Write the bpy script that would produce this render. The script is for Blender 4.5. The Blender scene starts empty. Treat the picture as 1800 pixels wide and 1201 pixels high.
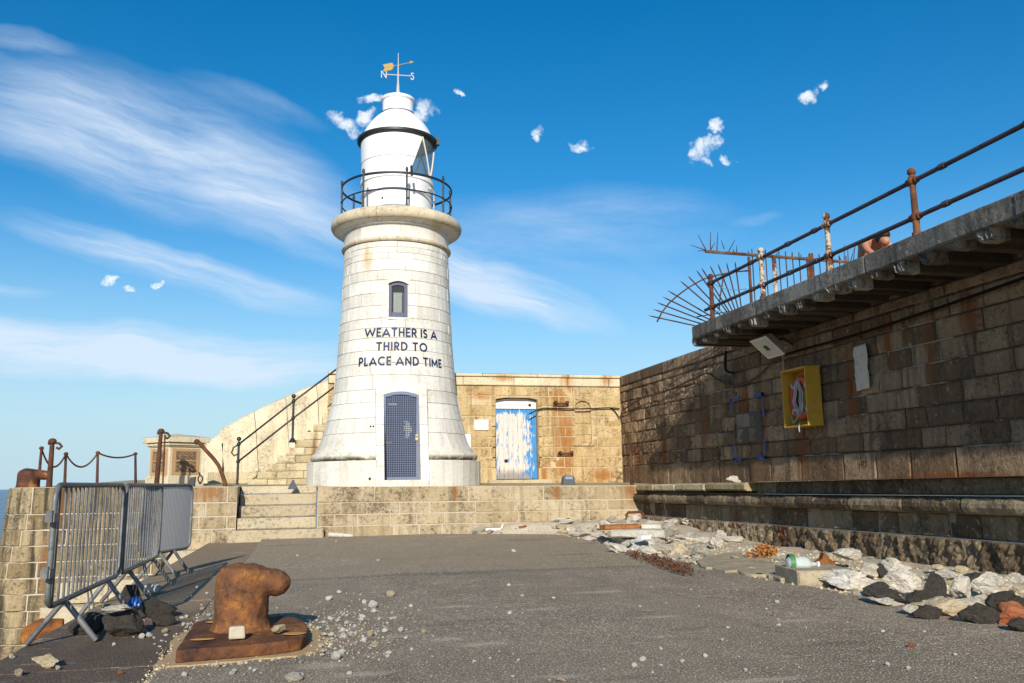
import bpy, bmesh, math, random
from mathutils import Vector, Matrix, noise
R = math.radians
S = bpy.context.scene
COL = S.collection

# ------------------------------------------------------------------ camera
EYE = Vector((0, 0, 1.13)); FPX = 1500.0
PITCH, YAW, ROLL = R(9.370), R(13.268), R(0.8)
_r0 = Vector((math.cos(YAW), -math.sin(YAW), 0))
_f = Vector((math.sin(YAW)*math.cos(PITCH), math.cos(YAW)*math.cos(PITCH), math.sin(PITCH)))
_u0 = _r0.cross(_f)
_r = _r0*math.cos(ROLL) - _u0*math.sin(ROLL)
_u = _u0*math.cos(ROLL) + _r0*math.sin(ROLL)
cam = bpy.data.objects.new('camera', bpy.data.cameras.new('camera')); COL.objects.link(cam)
m = Matrix((_r, _u, -_f)).transposed().to_4x4(); m.translation = EYE
cam.matrix_world = m
cam.data.sensor_width = 36; cam.data.lens = FPX/1800*36
cam.data.clip_start = 0.05; cam.data.clip_end = 60000
S.camera = cam
def ray(x, y): return (x-900)*_r - (y-600.5)*_u + FPX*_f
def P(x, y, X=None, Y=None, Z=None):
    """world point of the photograph's pixel (x, y) on a plane of the place"""
    d = ray(x, y)
    t = (X-EYE.x)/d.x if X is not None else (Y-EYE.y)/d.y if Y is not None else (Z-EYE.z)/d.z
    return EYE + t*d

# ------------------------------------------------------------------ sun, exposure
AZ, EL = R(12.5), R(23.5)          # light travels towards +Y and a little to +X
SUN_STRENGTH, SKY_STRENGTH = 4.5, 0.12
sl = bpy.data.lights.new('sun', 'SUN'); sl.energy = SUN_STRENGTH; sl.angle = R(0.5); sl.color = (1.0, 0.93, 0.82)
so = bpy.data.objects.new('sun', sl); COL.objects.link(so)
d_ = Vector((math.sin(AZ)*math.cos(EL), math.cos(AZ)*math.cos(EL), -math.sin(EL)))
so.rotation_euler = d_.to_track_quat('-Z', 'Y').to_euler()
S.view_settings.view_transform = 'Standard'; S.view_settings.look = 'None'
S.view_settings.exposure = 0.2; S.view_settings.gamma = 1.0

# ------------------------------------------------------------------ node helper
class NB:
    def __init__(s, tree): s.t = tree; s.n = tree.nodes; s.l = tree.links
    def node(s, typ, **kw):
        n = s.n.new(typ)
        for k, v in kw.items(): setattr(n, k, v)
        return n
    def put(s, sock, v):
        if v is None: return
        if isinstance(v, bpy.types.NodeSocket): s.l.new(v, sock)
        else:
            if isinstance(v, (tuple, list)) and len(v) == 3 and sock.type == 'RGBA': v = tuple(v)+(1,)
            sock.default_value = v
    def math(s, op, a, b=None, c=None, clamp=False):
        n = s.node('ShaderNodeMath', operation=op, use_clamp=clamp)
        for i, v in enumerate((a, b, c)): s.put(n.inputs[i], v)
        return n.outputs[0]
    def vm(s, op, a, b=None):
        n = s.node('ShaderNodeVectorMath', operation=op); s.put(n.inputs[0], a)
        if op == 'SCALE': s.put(n.inputs['Scale'], b)
        else: s.put(n.inputs[1], b)
        return n.outputs['Value'] if op in ('DOT_PRODUCT', 'LENGTH') else n.outputs[0]
    def mul3(s, v, k): return s.vm('MULTIPLY', v, k)
    def mix(s, a, b, f, typ='MIX'):
        n = s.node('ShaderNodeMix', data_type='RGBA', blend_type=typ)
        s.put(n.inputs[0], f); s.put(n.inputs[6], a); s.put(n.inputs[7], b); return n.outputs[2]
    def noise(s, vec, scale, detail=4, rough=.55, dist=0):
        n = s.node('ShaderNodeTexNoise'); s.put(n.inputs['Vector'], vec)
        n.inputs['Scale'].default_value = scale; n.inputs['Detail'].default_value = detail
        n.inputs['Roughness'].default_value = rough; n.inputs['Distortion'].default_value = dist
        return n.outputs[0]
    def voro(s, vec, scale, feature='F1', out='Distance'):
        n = s.node('ShaderNodeTexVoronoi', feature=feature); s.put(n.inputs['Vector'], vec)
        n.inputs['Scale'].default_value = scale; return n.outputs[out]
    def ramp(s, fac, lo, hi, to0=0., to1=1.):
        n = s.node('ShaderNodeMapRange'); n.interpolation_type = 'SMOOTHSTEP'
        s.put(n.inputs[0], fac); n.inputs[1].default_value = lo; n.inputs[2].default_value = hi
        n.inputs[3].default_value = to0; n.inputs[4].default_value = to1; return n.outputs[0]
    def comb(s, x, y, z):
        n = s.node('ShaderNodeCombineXYZ')
        for i, v in enumerate((x, y, z)): s.put(n.inputs[i], v)
        return n.outputs[0]
    def sep(s, v):
        n = s.node('ShaderNodeSeparateXYZ'); s.put(n.inputs[0], v); return n.outputs
    def attr(s, name):
        n = s.node('ShaderNodeAttribute', attribute_name=name); return n.outputs['Fac']
    def pos(s): return s.node('ShaderNodeNewGeometry').outputs['Position']
    def obj(s): return s.node('ShaderNodeTexCoord').outputs['Object']
    def rnd(s): return s.node('ShaderNodeObjectInfo').outputs['Random']
    def bump(s, h, strength=.5, dist=.01):
        n = s.node('ShaderNodeBump'); n.inputs['Strength'].default_value = strength
        n.inputs['Distance'].default_value = dist; s.put(n.inputs['Height'], h); return n.outputs[0]
    def spots(s, pos, items, soft=1.0):
        """sum of ellipsoidal patches (centre, radii): stains with a place of their own"""
        tot = None
        for c, r in items:
            d = s.vm('LENGTH', s.mul3(s.vm('SUBTRACT', pos, c), tuple(1/q for q in r)))
            w = s.ramp(d, 1.0, 1.0-soft, 0, 1) if False else s.math('SUBTRACT', 1.0, d, clamp=True)
            tot = w if tot is None else s.math('MAXIMUM', tot, w)
        return tot

def patchy(mt, lo=.42, hi=.52, scale=9):
    b = NB(mt.node_tree); bs = b.n['Principled BSDF']
    b.put(bs.inputs['Alpha'], b.ramp(b.noise(b.pos(), scale, 6, .7), lo, hi)); return mt
def material(name):
    mt = bpy.data.materials.new(name); mt.use_nodes = True
    b = NB(mt.node_tree); bs = b.n['Principled BSDF']
    return mt, b, bs
def simple(name, col, rough=.6, metal=0., var=.25, scale=8, bump=.2, bdist=.004, spec=.5):
    mt, b, bs = material(name); o = b.obj()
    n = b.noise(o, scale, 6, .65); n2 = b.noise(o, scale*7, 3)
    k = b.math('MULTIPLY_ADD', n, var*2, 1-var)
    b.put(bs.inputs['Base Color'], b.mix((0, 0, 0), col, k))
    bs.inputs['Base Color'].default_value = (*col, 1)
    bs.inputs['Roughness'].default_value = rough; bs.inputs['Metallic'].default_value = metal
    bs.inputs['Specular IOR Level'].default_value = spec
    b.put(bs.inputs['Normal'], b.bump(b.math('ADD', n, b.math('MULTIPLY', n2, .4)), bump, bdist))
    return mt

def stone(name, ca, cb, dark=(.06, .045, .03), light=None, blockvar=.35, speck=.5, grime=.4, streak=.3, ruststr=.8,
          rust=None, rustcol=(.22, .075, .02), bump=.5, bdist=.012, rough=.9, extra=None):
    mt, b, bs = material(name); p = b.pos()
    r = b.attr('rnd')
    n1 = b.noise(p, 1.3, 6, .66); n2 = b.noise(p, 17, 6, .68); n3 = b.noise(p, 40, 4, .65)
    off = b.vm('ADD', p, b.comb(b.math('MULTIPLY', r, 37.), b.math('MULTIPLY', r, 91.), 0))
    nb = b.noise(off, 2.2, 5, .65)
    f = b.math('ADD', b.math('MULTIPLY', nb, .75), b.math('MULTIPLY_ADD', r, blockvar*1.6, -.15-blockvar*.5))
    col = b.mix(ca, cb, b.ramp(f, .1, .9))
    val = b.math('MULTIPLY_ADD', r, blockvar, 1-blockvar*.55)
    col = b.mix((0, 0, 0), col, val); 
    # fine grain
    col = b.mix(col, b.mix(col, (0, 0, 0), .55), b.math('MULTIPLY', b.ramp(n3, .48, .75), speck))
    if light:
        col = b.mix(col, light, b.math('MULTIPLY', b.ramp(b.noise(off, 9, 6, .7), .56, .72), .75))
    # pits and lichen
    col = b.mix(col, dark, b.math('MULTIPLY', b.ramp(b.math('MULTIPLY', n2, b.math('MULTIPLY_ADD', n1, 1.1, .45)), .50, .72), speck))
    # weathering
    col = b.mix(col, dark, b.math('MULTIPLY', b.ramp(b.math('MULTIPLY_ADD', n2, .3, b.math('MULTIPLY', n1, .75)), .42, .78), grime))
    st = b.noise(b.mul3(p, (4.2, 4.2, .28)), 1.6, 5, .6)
    col = b.mix(col, dark, b.math('MULTIPLY', b.ramp(st, .54-.12*streak, .76-.1*streak), streak))
    if rust:
        w = b.spots(p, rust)
        st2 = b.noise(b.mul3(p, (7, 7, .8)), 1.3, 5, .65)
        w = b.ramp(b.math('MULTIPLY', w, b.math('MULTIPLY_ADD', st2, 1.9, -.15)), .08, .72)
        col = b.mix(col, rustcol, b.math('MULTIPLY', w, ruststr))
    if extra: col = extra(b, p, col)
    b.put(bs.inputs['Base Color'], col)
    bs.inputs['Roughness'].default_value = rough; bs.inputs['Specular IOR Level'].default_value = .25
    h = b.math('ADD', b.math('MULTIPLY', n2, 1.), b.math('MULTIPLY', n3, .45))
    b.put(bs.inputs['Normal'], b.bump(h, bump, bdist))
    return mt

def rusty(name, ca=(.17, .06, .022), cb=(.38, .15, .03), dk=(.045, .022, .014), paint=None, amount=.5, sc=1., bump=.5):
    mt, b, bs = material(name); o = b.obj()
    n1 = b.noise(o, 3.2*sc, 6, .65); n2 = b.noise(o, 18*sc, 6, .7); n3 = b.noise(o, 70*sc, 3)
    col = b.mix(dk, ca, b.ramp(n1, .28, .52))
    col = b.mix(col, cb, b.math('MULTIPLY', b.ramp(b.math('MULTIPLY', n1, b.math('MULTIPLY_ADD', n2, .8, .6)), .5, .68), .8))
    col = b.mix(col, dk, b.math('MULTIPLY', b.ramp(n2, .52, .68), .75))
    if paint:
        col = b.mix(col, paint, b.ramp(b.math('ADD', b.math('MULTIPLY', n1, .6), b.math('MULTIPLY', n2, .4)), .5+.25*(.5-amount), .54+.25*(.5-amount)))
    b.put(bs.inputs['Base Color'], col)
    bs.inputs['Roughness'].default_value = .85; bs.inputs['Specular IOR Level'].default_value = .3
    b.put(bs.inputs['Normal'], b.bump(b.math('ADD', n2, b.math('MULTIPLY', n3, .7)), bump, .008))
    return mt

# ------------------------------------------------------------------ world: sky with clouds
W = bpy.data.worlds.new('World'); S.world = W; W.use_nodes = True
wb = NB(W.node_tree); bg = wb.n['Background']; bg.inputs['Strength'].default_value = SKY_STRENGTH
sk = wb.node('ShaderNodeTexSky', sky_type='NISHITA', sun_disc=False)
sk.sun_elevation = EL; sk.sun_rotation = math.pi + AZ
sk.air_density = 1.0; sk.dust_density = .25; sk.ozone_density = 3.0; sk.altitude = 0
D = wb.vm('NORMALIZE', wb.node('ShaderNodeTexCoord').outputs['Generated'])
hs = wb.node('ShaderNodeHueSaturation'); hs.inputs['Saturation'].default_value = 1.40; hs.inputs['Value'].default_value = 1.0
hs.inputs['Hue'].default_value = .496
wb.put(hs.inputs['Color'], sk.outputs[0])
skycol = hs.outputs[0]
_z = wb.sep(D)[2]
skycol = wb.mix(skycol, (3.5, 5.0, 6.0), wb.ramp(_z, -.03, .33, .97, 0.))      # pale sea air low over the horizon
warp = wb.vm('SCALE', wb.vm('SUBTRACT', wb.node('ShaderNodeTexNoise').outputs[1], (.5, .5, .5)), .0)
wn = wb.node('ShaderNodeTexNoise'); wb.put(wn.inputs['Vector'], D); wn.inputs['Scale'].default_value = 5; wn.inputs['Detail'].default_value = 5
Dw = wb.vm('ADD', D, wb.vm('SCALE', wb.vm('SUBTRACT', wn.outputs[1], (.5, .5, .5)), .055))
wn2 = wb.node('ShaderNodeTexNoise'); wb.put(wn2.inputs['Vector'], D); wn2.inputs['Scale'].default_value = 70; wn2.inputs['Detail'].default_value = 7
Dp = wb.vm('ADD', D, wb.vm('SCALE', wb.vm('SUBTRACT', wn2.outputs[1], (.5, .5, .5)), .024))
def blob(src, c, e, b_px):
    """soft patch of sky centred in the direction of c, long axis towards e, half width b_px"""
    rc = ray(*c).normalized(); re = ray(*e).normalized()
    e1 = re - rc*re.dot(rc); a = e1.length; e1.normalize(); e2 = rc.cross(e1).normalized(); bw = b_px/FPX
    u = wb.vm('DOT_PRODUCT', src, tuple(e1)); v = wb.vm('DOT_PRODUCT', src, tuple(e2))
    uu = wb.math('MULTIPLY', u, 1/a); vv = wb.math('MULTIPLY', v, 1/bw)
    off = rc.dot(e1)
    q = wb.math('ADD', wb.math('MULTIPLY', uu, uu), wb.math('MULTIPLY', vv, vv))
    m_ = wb.math('MULTIPLY', wb.math('SUBTRACT', 1.0, q, clamp=True), wb.math('GREATER_THAN', wb.vm('DOT_PRODUCT', src, tuple(rc)), 0))
    return m_, u, v
cir = None
CIRRUS = [  # centre, end of the long axis, half width, opacity, streak
    ((450, 175), (600, 230), 22, .28, 5), ((275, 258), (650, 375), 122, .64, 6), ((150, 180), (300, 215), 60, .40, 5), ((330, 290), (610, 330), 70, .30, 5), ((60, 225), (330, 285), 60, .42, 5), ((480, 330), (700, 420), 80, .4, 6),
    ((330, 475), (640, 560), 36, .85, 9), ((250, 450), (480, 490), 16, .4, 9),
    ((230, 622), (680, 642), 52, 1.25, 8), ((60, 600), (360, 640), 40, 1.0, 8), ((420, 655), (720, 668), 30, .8, 8), ((20, 512), (110, 518), 12, .5, 7),
    ((890, 520), (1110, 590), 44, 1.1, 9), ((820, 490), (960, 560), 52, .6, 7), ((1040, 400), (1330, 380), 70, .30, 5), ((1330, 378), (1390, 366), 10, .22, 6),
    ((40, 75), (140, 92), 16, .4, 6), ((540, 400), (760, 480), 60, .4, 8), ((900, 440), (1250, 520), 80, .25, 6),
]
for i, (c, e, bw, op, st) in enumerate(CIRRUS):
    m_, u, v = blob(Dw, c, e, bw)
    nv = wb.comb(wb.math('MULTIPLY', u, 4.0), wb.math('MULTIPLY', v, 4.5*st), i*3.7)
    t = wb.ramp(wb.noise(nv, 1.1, 9, .6, .25), .12, .88)
    t = wb.math('MULTIPLY', t, wb.ramp(wb.noise(nv, 5.5, 6, .65, .3), .1, .7, .5, 1.1))
    k = wb.math('MULTIPLY', wb.math('MULTIPLY', wb.math('POWER', m_, 1.1), t), op*1.2)
    cir = k if cir is None else wb.math('ADD', cir, k)
puf = None
PUFFS = [((605, 218), (645, 238), 17), ((640, 208), (668, 194), 13), ((750, 188), (770, 205), 20), ((737, 208), (752, 194), 16), ((585, 205), (600, 212), 12), ((655, 175), (690, 168), 9),
         ((945, 233), (962, 228), 13), ((1022, 258), (1046, 262), 11), ((1228, 265), (1254, 268), 24), ((1252, 250), (1274, 248), 16), ((1278, 280), (1292, 284), 10), ((1258, 224), (1274, 220), 11),
         ((1243, 282), (1256, 284), 10), ((1418, 171), (1440, 168), 15), ((1446, 152), (1458, 158), 12), ((196, 494), (216, 490), 9), ((232, 507), (246, 508), 8), ((277, 500), (290, 499), 7),
         ((808, 163), (820, 166), 7), ]
for i, (c, e, bw) in enumerate(PUFFS):
    m_, u, v = blob(Dp, c, e, bw)
    puf = m_ if puf is None else wb.math('MAXIMUM', puf, m_)
pn = wb.noise(D, 62, 10, .72)
pufa = wb.ramp(wb.math('MULTIPLY', wb.math('POWER', puf, .8), wb.math('MULTIPLY_ADD', pn, 2.8, -.62)), .22, 1.0)
cl = wb.math('MINIMUM', wb.math('ADD', cir, 0.0), .86)
skycol = wb.mix(skycol, (5.3, 6.2, 7.3), cl)
skycol = wb.mix(skycol, (7.2, 7.7, 8.0), wb.math('MULTIPLY', pufa, .88))
wb.put(bg.inputs['Color'], skycol)

# ------------------------------------------------------------------ mesh helper
def tag(o, label=None, cat=None, group=None, kind=None):
    if label: o['label'] = label
    if cat: o['category'] = cat
    if group: o['group'] = group
    if kind: o['kind'] = kind
    return o
def thing(name, loc, label, cat, group=None):
    o = bpy.data.objects.new(name, None); COL.objects.link(o); o.location = loc; o.empty_display_size = .1
    return tag(o, label, cat, group)
def wloc(o):
    v = Vector((0, 0, 0))
    while o is not None: v += o.location; o = o.parent
    return v
class MB:
    def __init__(s): s.v = []; s.f = []; s.r = []; s.m = []
    def add(s, vs, fs, rnd=.5, mi=0):
        k = len(s.v); s.v += [Vector(q) for q in vs]
        for f in fs: s.f.append([i+k for i in f]); s.r.append(rnd); s.m.append(mi)
    def hexa(s, p, rnd=.5, mi=0):      # 8 points: bottom 4 ccw, top 4 ccw
        s.add(p, [(0, 3, 2, 1), (4, 5, 6, 7), (0, 1, 5, 4), (1, 2, 6, 5), (2, 3, 7, 6), (3, 0, 4, 7)], rnd, mi)
    def box(s, x0, x1, y0, y1, z0, z1, rnd=.5, mi=0):
        s.hexa([(x0, y0, z0), (x1, y0, z0), (x1, y1, z0), (x0, y1, z0), (x0, y0, z1), (x1, y0, z1), (x1, y1, z1), (x0, y1, z1)], rnd, mi)
    def prism(s, poly, axis, a0, a1, rnd=.5, mi=0):   # closed 2-D outline pushed along an axis
        def q(p, a): return {'x': (a, p[0], p[1]), 'y': (p[0], a, p[1]), 'z': (p[0], p[1], a)}[axis]
        n = len(poly); vs = [q(p, a0) for p in poly]+[q(p, a1) for p in poly]
        s.add(vs, [list(range(n))[::-1], list(range(n, 2*n))]+[(i, (i+1) % n, n+(i+1) % n, n+i) for i in range(n)], rnd, mi)
    def tube(s, pts, rad, seg=8, rnd=.5, mi=0, cap=True, sy=1.):
        pts = [Vector(p) for p in pts]; n = len(pts)
        rs = rad if isinstance(rad, (list, tuple)) else [rad]*n
        t = [(pts[min(i+1, n-1)]-pts[max(i-1, 0)]).normalized() for i in range(n)]
        up = Vector((0, 0, 1)) if abs(t[0].z) < .9 else Vector((1, 0, 0))
        a = t[0].cross(up).normalized(); vs = []
        for i in range(n):
            a = (a-t[i]*a.dot(t[i])).normalized(); b_ = t[i].cross(a)
            for k in range(seg):
                w = 2*math.pi*k/seg
                vs.append(pts[i]+(a*math.cos(w)+b_*math.sin(w)*sy)*rs[i])
        fs = [(i*seg+k, i*seg+(k+1) % seg, (i+1)*seg+(k+1) % seg, (i+1)*seg+k) for i in range(n-1) for k in range(seg)]
        if cap: fs += [list(range(seg))[::-1], [(n-1)*seg+k for k in range(seg)]]
        s.add(vs, fs, rnd, mi)
    def lathe(s, prof, c, seg=48, a0=0., a1=2*math.pi, rnd=.5, mi=0):   # prof: (r, z) upwards
        full = abs(a1-a0-2*math.pi) < 1e-6; na = seg if full else seg+1
        vs = []
        for r, z in prof:
            for k in range(na):
                w = a0+(a1-a0)*k/seg; vs.append((c[0]+r*math.sin(w), c[1]-r*math.cos(w), z))
        fs = []
        for i in range(len(prof)-1):
            for k in range(seg):
                k2 = (k+1) % na
                fs.append((i*na+k, i*na+k2, (i+1)*na+k2, (i+1)*na+k))
        s.add(vs, fs, rnd, mi)
    def ball(s, c, r, seg=12, rings=8, sc=(1, 1, 1), rnd=.5, mi=0):
        vs = []; 
        for i in range(rings+1):
            th = math.pi*i/rings
            for k in range(seg):
                w = 2*math.pi*k/seg
                vs.append((c[0]+r*sc[0]*math.sin(th)*math.cos(w), c[1]+r*sc[1]*math.sin(th)*math.sin(w), c[2]-r*sc[2]*math.cos(th)))
        fs = [(i*seg+k, i*seg+(k+1) % seg, (i+1)*seg+(k+1) % seg, (i+1)*seg+k) for i in range(rings) for k in range(seg)]
        s.add(vs, fs, rnd, mi)
    def build(s, name, mats, parent=None, smooth=False, bevel=0., weld=False):
        me = bpy.data.meshes.new(name); o0 = wloc(parent) if parent else Vector((0, 0, 0))
        me.from_pydata([tuple(q-o0) for q in s.v], [], s.f)
        for mt in (mats if isinstance(mats, (list, tuple)) else [mats]): me.materials.append(mt)
        at = me.attributes.new('rnd', 'FLOAT', 'FACE'); at.data.foreach_set('value', s.r)
        me.polygons.foreach_set('material_index', s.m)
        if weld or smooth:
            b = bmesh.new(); b.from_mesh(me); bmesh.ops.remove_doubles(b, verts=b.verts, dist=1e-5); b.to_mesh(me); b.free()
        if smooth: 
            me.polygons.foreach_set('use_smooth', [True]*len(me.polygons))
            if smooth is not True: me.set_sharp_from_angle(angle=R(smooth))
        me.update()
        o = bpy.data.objects.new(name, me); COL.objects.link(o)
        if parent: o.parent = parent
        if bevel:
            md = o.modifiers.new('edge', 'BEVEL'); md.width = bevel; md.segments = 2; md.limit_method = 'ANGLE'; md.angle_limit = R(40)
        return o

def block(mb, pos, u0, u1, v0, v1, n, amp, cell, rng, edge=.014, er=.012, back=.07, freq=3.2, mi=0):
    """one dressed or rock-faced stone: bulging front grid, worn arrises, sides going back to the mortar"""
    rnd = rng.random(); w, h = u1-u0, v1-v0
    if w < .03 or h < .03: return
    e = min(edge, w*.25, h*.25)
    nx = max(1, round((w-2*e)/cell)); ny = max(1, round((h-2*e)/cell))
    us = [u0]+[u0+e+(w-2*e)*i/nx for i in range(nx+1)]+[u1]
    vs = [v0]+[v0+e+(h-2*e)*i/ny for i in range(ny+1)]+[v1]
    sd = rng.uniform(0, 90); tilt = rng.uniform(-.4, .4)*min(amp, .01)
    verts = []; NX, NY = len(us), len(vs)
    for j, v in enumerate(vs):
        for i, u in enumerate(us):
            brd = i in (0, NX-1) or j in (0, NY-1)
            q = Vector((u*freq, v*freq, sd))
            d = amp*(noise.noise(q)+.55*noise.noise(q*2.7)+.3*noise.noise(q*6.1))
            jit = e*.45
            if brd: d = d*.35-er-abs(noise.noise(q*4))*er*.8
            du = jit*noise.noise(q*3+Vector((7, 0, 0))) if 0 < i < NX-1 else 0
            dv = jit*noise.noise(q*3+Vector((0, 9, 0))) if 0 < j < NY-1 else 0
            verts.append(pos(u+du, v+dv, n+d+tilt*(i/NX-.5)))
    k = len(mb.v); mb.v += verts
    for j in range(NY-1):
        for i in range(NX-1):
            a = j*NX+i; mb.f.append([k+a, k+a+1, k+a+NX+1, k+a+NX]); mb.r.append(rnd); mb.m.append(mi)
    ring = [i for i in range(NX)]+[j*NX+NX-1 for j in range(1, NY)]+[(NY-1)*NX+i for i in range(NX-2, -1, -1)]+[j*NX for j in range(NY-2, 0, -1)]
    uv = [(us[q % NX], vs[q//NX]) for q in ring]
    kb = len(mb.v); mb.v += [pos(u, v, n-back) for u, v in uv]
    for a in range(len(ring)):
        b_ = (a+1) % len(ring)
        mb.f.append([kb+a, kb+b_, k+ring[b_], k+ring[a]]); mb.r.append(rnd); mb.m.append(mi)

def masonry(mb, pos, u0, u1, courses, seed=1, gap=.012, holes=(), amp=.006, cell=.12, mortar=.02, edge=.014, er=.012, freq=3.2, mortar_mi=1, stagger=.5, nvar=.006):
    """courses: (v0, v1, mean length[, amp[, n[, cell]]]); holes: (u0, u1, v0, v1)"""
    rng = random.Random(seed)
    for ci, c in enumerate(courses):
        v0, v1, ln = c[:3]; am = c[3] if len(c) > 3 else amp; nn = c[4] if len(c) > 4 else 0.; ce = c[5] if len(c) > 5 else cell
        hs_ = [h for h in holes if h[2] < v1-1e-4 and h[3] > v0+1e-4]
        cuts = [u0]; u = u0 - (ln*stagger*(ci % 2) + rng.uniform(0, .35)*ln)
        while True:
            u += ln*rng.uniform(.65, 1.4)
            if u > u1-.25*ln: break
            if u > u0+.2*ln: cuts.append(u)
        cuts.append(u1)
        for h in hs_:
            cuts = [q for q in cuts if not (h[0]-.18*ln < q < h[1]+.18*ln) or q in (u0, u1)]+[q for q in h[:2] if u0 < q < u1]
        cuts = sorted(set(cuts))
        for a, b_ in zip(cuts, cuts[1:]):
            spans = [(v0, v1)]
            for h in hs_:
                if (a+b_)/2 > h[0] and (a+b_)/2 < h[1]:
                    ns = []
                    for p, q in spans:
                        if h[2] > p: ns.append((p, min(q, h[2])))
                        if h[3] < q: ns.append((max(p, h[3]), q))
                    spans = ns
            for p, q in spans:
                if q-p < .04: continue
                block(mb, pos, a+gap/2, b_-gap/2, p+gap/2, q-gap/2, nn+rng.uniform(-nvar, nvar), am, ce, rng, edge, er, freq=freq)
                ns = max(1, int((b_-a)/.25))
                for t in range(ns):
                    x0, x1 = a+(b_-a)*t/ns, a+(b_-a)*(t+1)/ns
                    mb.add([pos(x0, p, nn-mortar), pos(x1, p, nn-mortar), pos(x1, q, nn-mortar), pos(x0, q, nn-mortar)], [(0, 1, 2, 3)], rng.random(), mortar_mi)
def planeY(Y): return lambda u, v, n: Vector((u, Y-n, v))          # wall facing the sea front (-Y)
def planeX(X): return lambda u, v, n: Vector((X-n, -u, v))         # wall facing -X; u runs towards the viewer
# ------------------------------------------------------------------ materials of the masonry
def zt(x, y): return 1.12 - .0105*(x+2) + .02*(y-18.8)
def zl(y): return 1.03 + .0085*(18.8-y)
mt, b, bs = material('patched_mortar'); p = b.pos()
b.put(bs.inputs['Base Color'], b.mix((.055, .042, .03), (.40, .33, .24), b.ramp(b.math('MULTIPLY_ADD', b.noise(p, 7, 4), .35, b.math('MULTIPLY', b.noise(b.mul3(p, (1, .8, 1.4)), .9, 4, .6), .75)), .53, .66))); bs.inputs['Roughness'].default_value = .95; mortar_harbour = mt
mortar_ledge = simple('ledge_mortar', (.26, .21, .145), .95, var=.4, scale=12)
mortar_pale = simple('lime_mortar', (.50, .43, .32), .95, var=.3, scale=14)
mortar_back = simple('ochre_mortar', (.56, .44, .26), .95, var=.35, scale=12)
mortar_dark = simple('dark_mortar', (.085, .07, .052), .95, var=.4, scale=9)
mortar_tower = simple('tower_mortar', (.22, .18, .13), .95, var=.4, scale=9)
m_front = stone('granite_tan', (.47, .36, .21), (.60, .51, .36), dark=(.10, .075, .045), light=(.66, .58, .44), blockvar=.24, speck=.85, grime=.45, streak=.5,
    rust=[((-2.0, 18.8, 1.0), (.5, .6, .45)), ((7.2, 18.8, .9), (.35, .6, .5)), ((3.1, 18.8, .9), (.12, .5, .35)), ((5.4, 18.8, .9), (.2, .5, .3))], rustcol=(.25, .10, .02), bump=.9, bdist=.02)
m_steps = stone('granite_steps', (.52, .43, .28), (.62, .55, .41), dark=(.12, .09, .055), blockvar=.2, speck=.7, grime=.2, streak=.12, bump=.8, bdist=.015)
m_bastion = stone('weathered_sea_stone', (.36, .26, .13), (.50, .39, .23), dark=(.05, .04, .025), light=(.62, .55, .42), blockvar=.4, speck=.7, grime=.6, streak=.95,
    rust=[((-4.75, 18.5, .7), (.22, 1, 1.1)), ((-3.6, 18.5, .6), (.2, 1, .9)), ((-4.95, 18.5, -.3), (.18, 1, .9)), ((-2.9, 18.5, .8), (.15, 1, .6))], rustcol=(.20, .085, .025), bump=1., bdist=.025)
m_back = stone('ochre_wall_stone', (.58, .42, .20), (.70, .57, .36), dark=(.20, .115, .04), light=(.78, .68, .5), blockvar=.24, speck=.85, grime=.6, streak=.6, ruststr=.9,
    rust=[((6.75, 23.1, 3.3), (.4, .6, .8)), ((6.95, 23.1, 2.3), (.5, .6, 1.3)), ((6.85, 23.1, 1.6), (.45, .6, .6)), ((7.1, 23.1, 3.9), (.25, .6, .4)), ((5.3, 23.1, 3.9), (.5, .6, .15)), ((4.6, 23.1, 3.5), (.5, .6, .2)), ((8.0, 23.1, 1.3), (.6, .6, .3)), ((6.3, 23.1, 1.3), (.15, .6, .6))], rustcol=(.33, .13, .03), bump=.8, bdist=.015)
m_cope = stone('pale_coping_stone', (.68, .57, .37), (.78, .70, .53), dark=(.22, .13, .05), blockvar=.15, speck=.3, grime=.22, streak=.2,
    rust=[((7.0, 23, 4.0), (.35, .6, .5)), ((5.2, 23, 4.0), (.5, .6, .18)), ((8.2, 23, 4.), (.3, .6, .3))], rustcol=(.4, .19, .05), bump=.5)
m_harbour = stone('dark_harbour_stone', (.24, .152, .086), (.40, .28, .168), dark=(.05, .032, .02), light=(.55, .44, .3), blockvar=.55, ruststr=.92, speck=.6, grime=.5, streak=.6,
    rust=[((8.6, 11.3, 3.2), (.5, .22, .7)), ((8.6, 10.4, 2.9), (.5, .2, .8)), ((8.6, 9.6, 3.3), (.5, .3, .5)), ((8.6, 17.8, 2.4), (.5, .3, .9)), ((8.6, 13.9, 1.6), (.6, .3, .7)), ((8.6, 12.3, 2.6), (.5, .25, 1.2)), ((8.6, 15.2, 2.2), (.5, .3, 1.)), ((8.6, 20.1, 1.8), (.5, .25, .6)), ((8.6, 10.2, 1.12), (.6, 2.2, .13)), ((8.6, 15.9, 2.6), (.5, .3, 1.)), ((8.6, 21.9, 1.8), (.5, .2, .8))], rustcol=(.20, .07, .02), bump=1., bdist=.03)
m_ledge = stone('blackened_ledge_stone', (.17, .118, .068), (.34, .26, .16), dark=(.028, .02, .013), light=(.68, .57, .39), blockvar=.55, speck=.55, grime=.6, streak=.5,  # pale flecks paint in sunlit streaks on the rough faces
    rust=[((7.3, 14.2, .45), (.5, .35, .35)), ((7.3, 12.6, .3), (.5, .3, .3))], rustcol=(.15, .05, .015), bump=1., bdist=.03)
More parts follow.
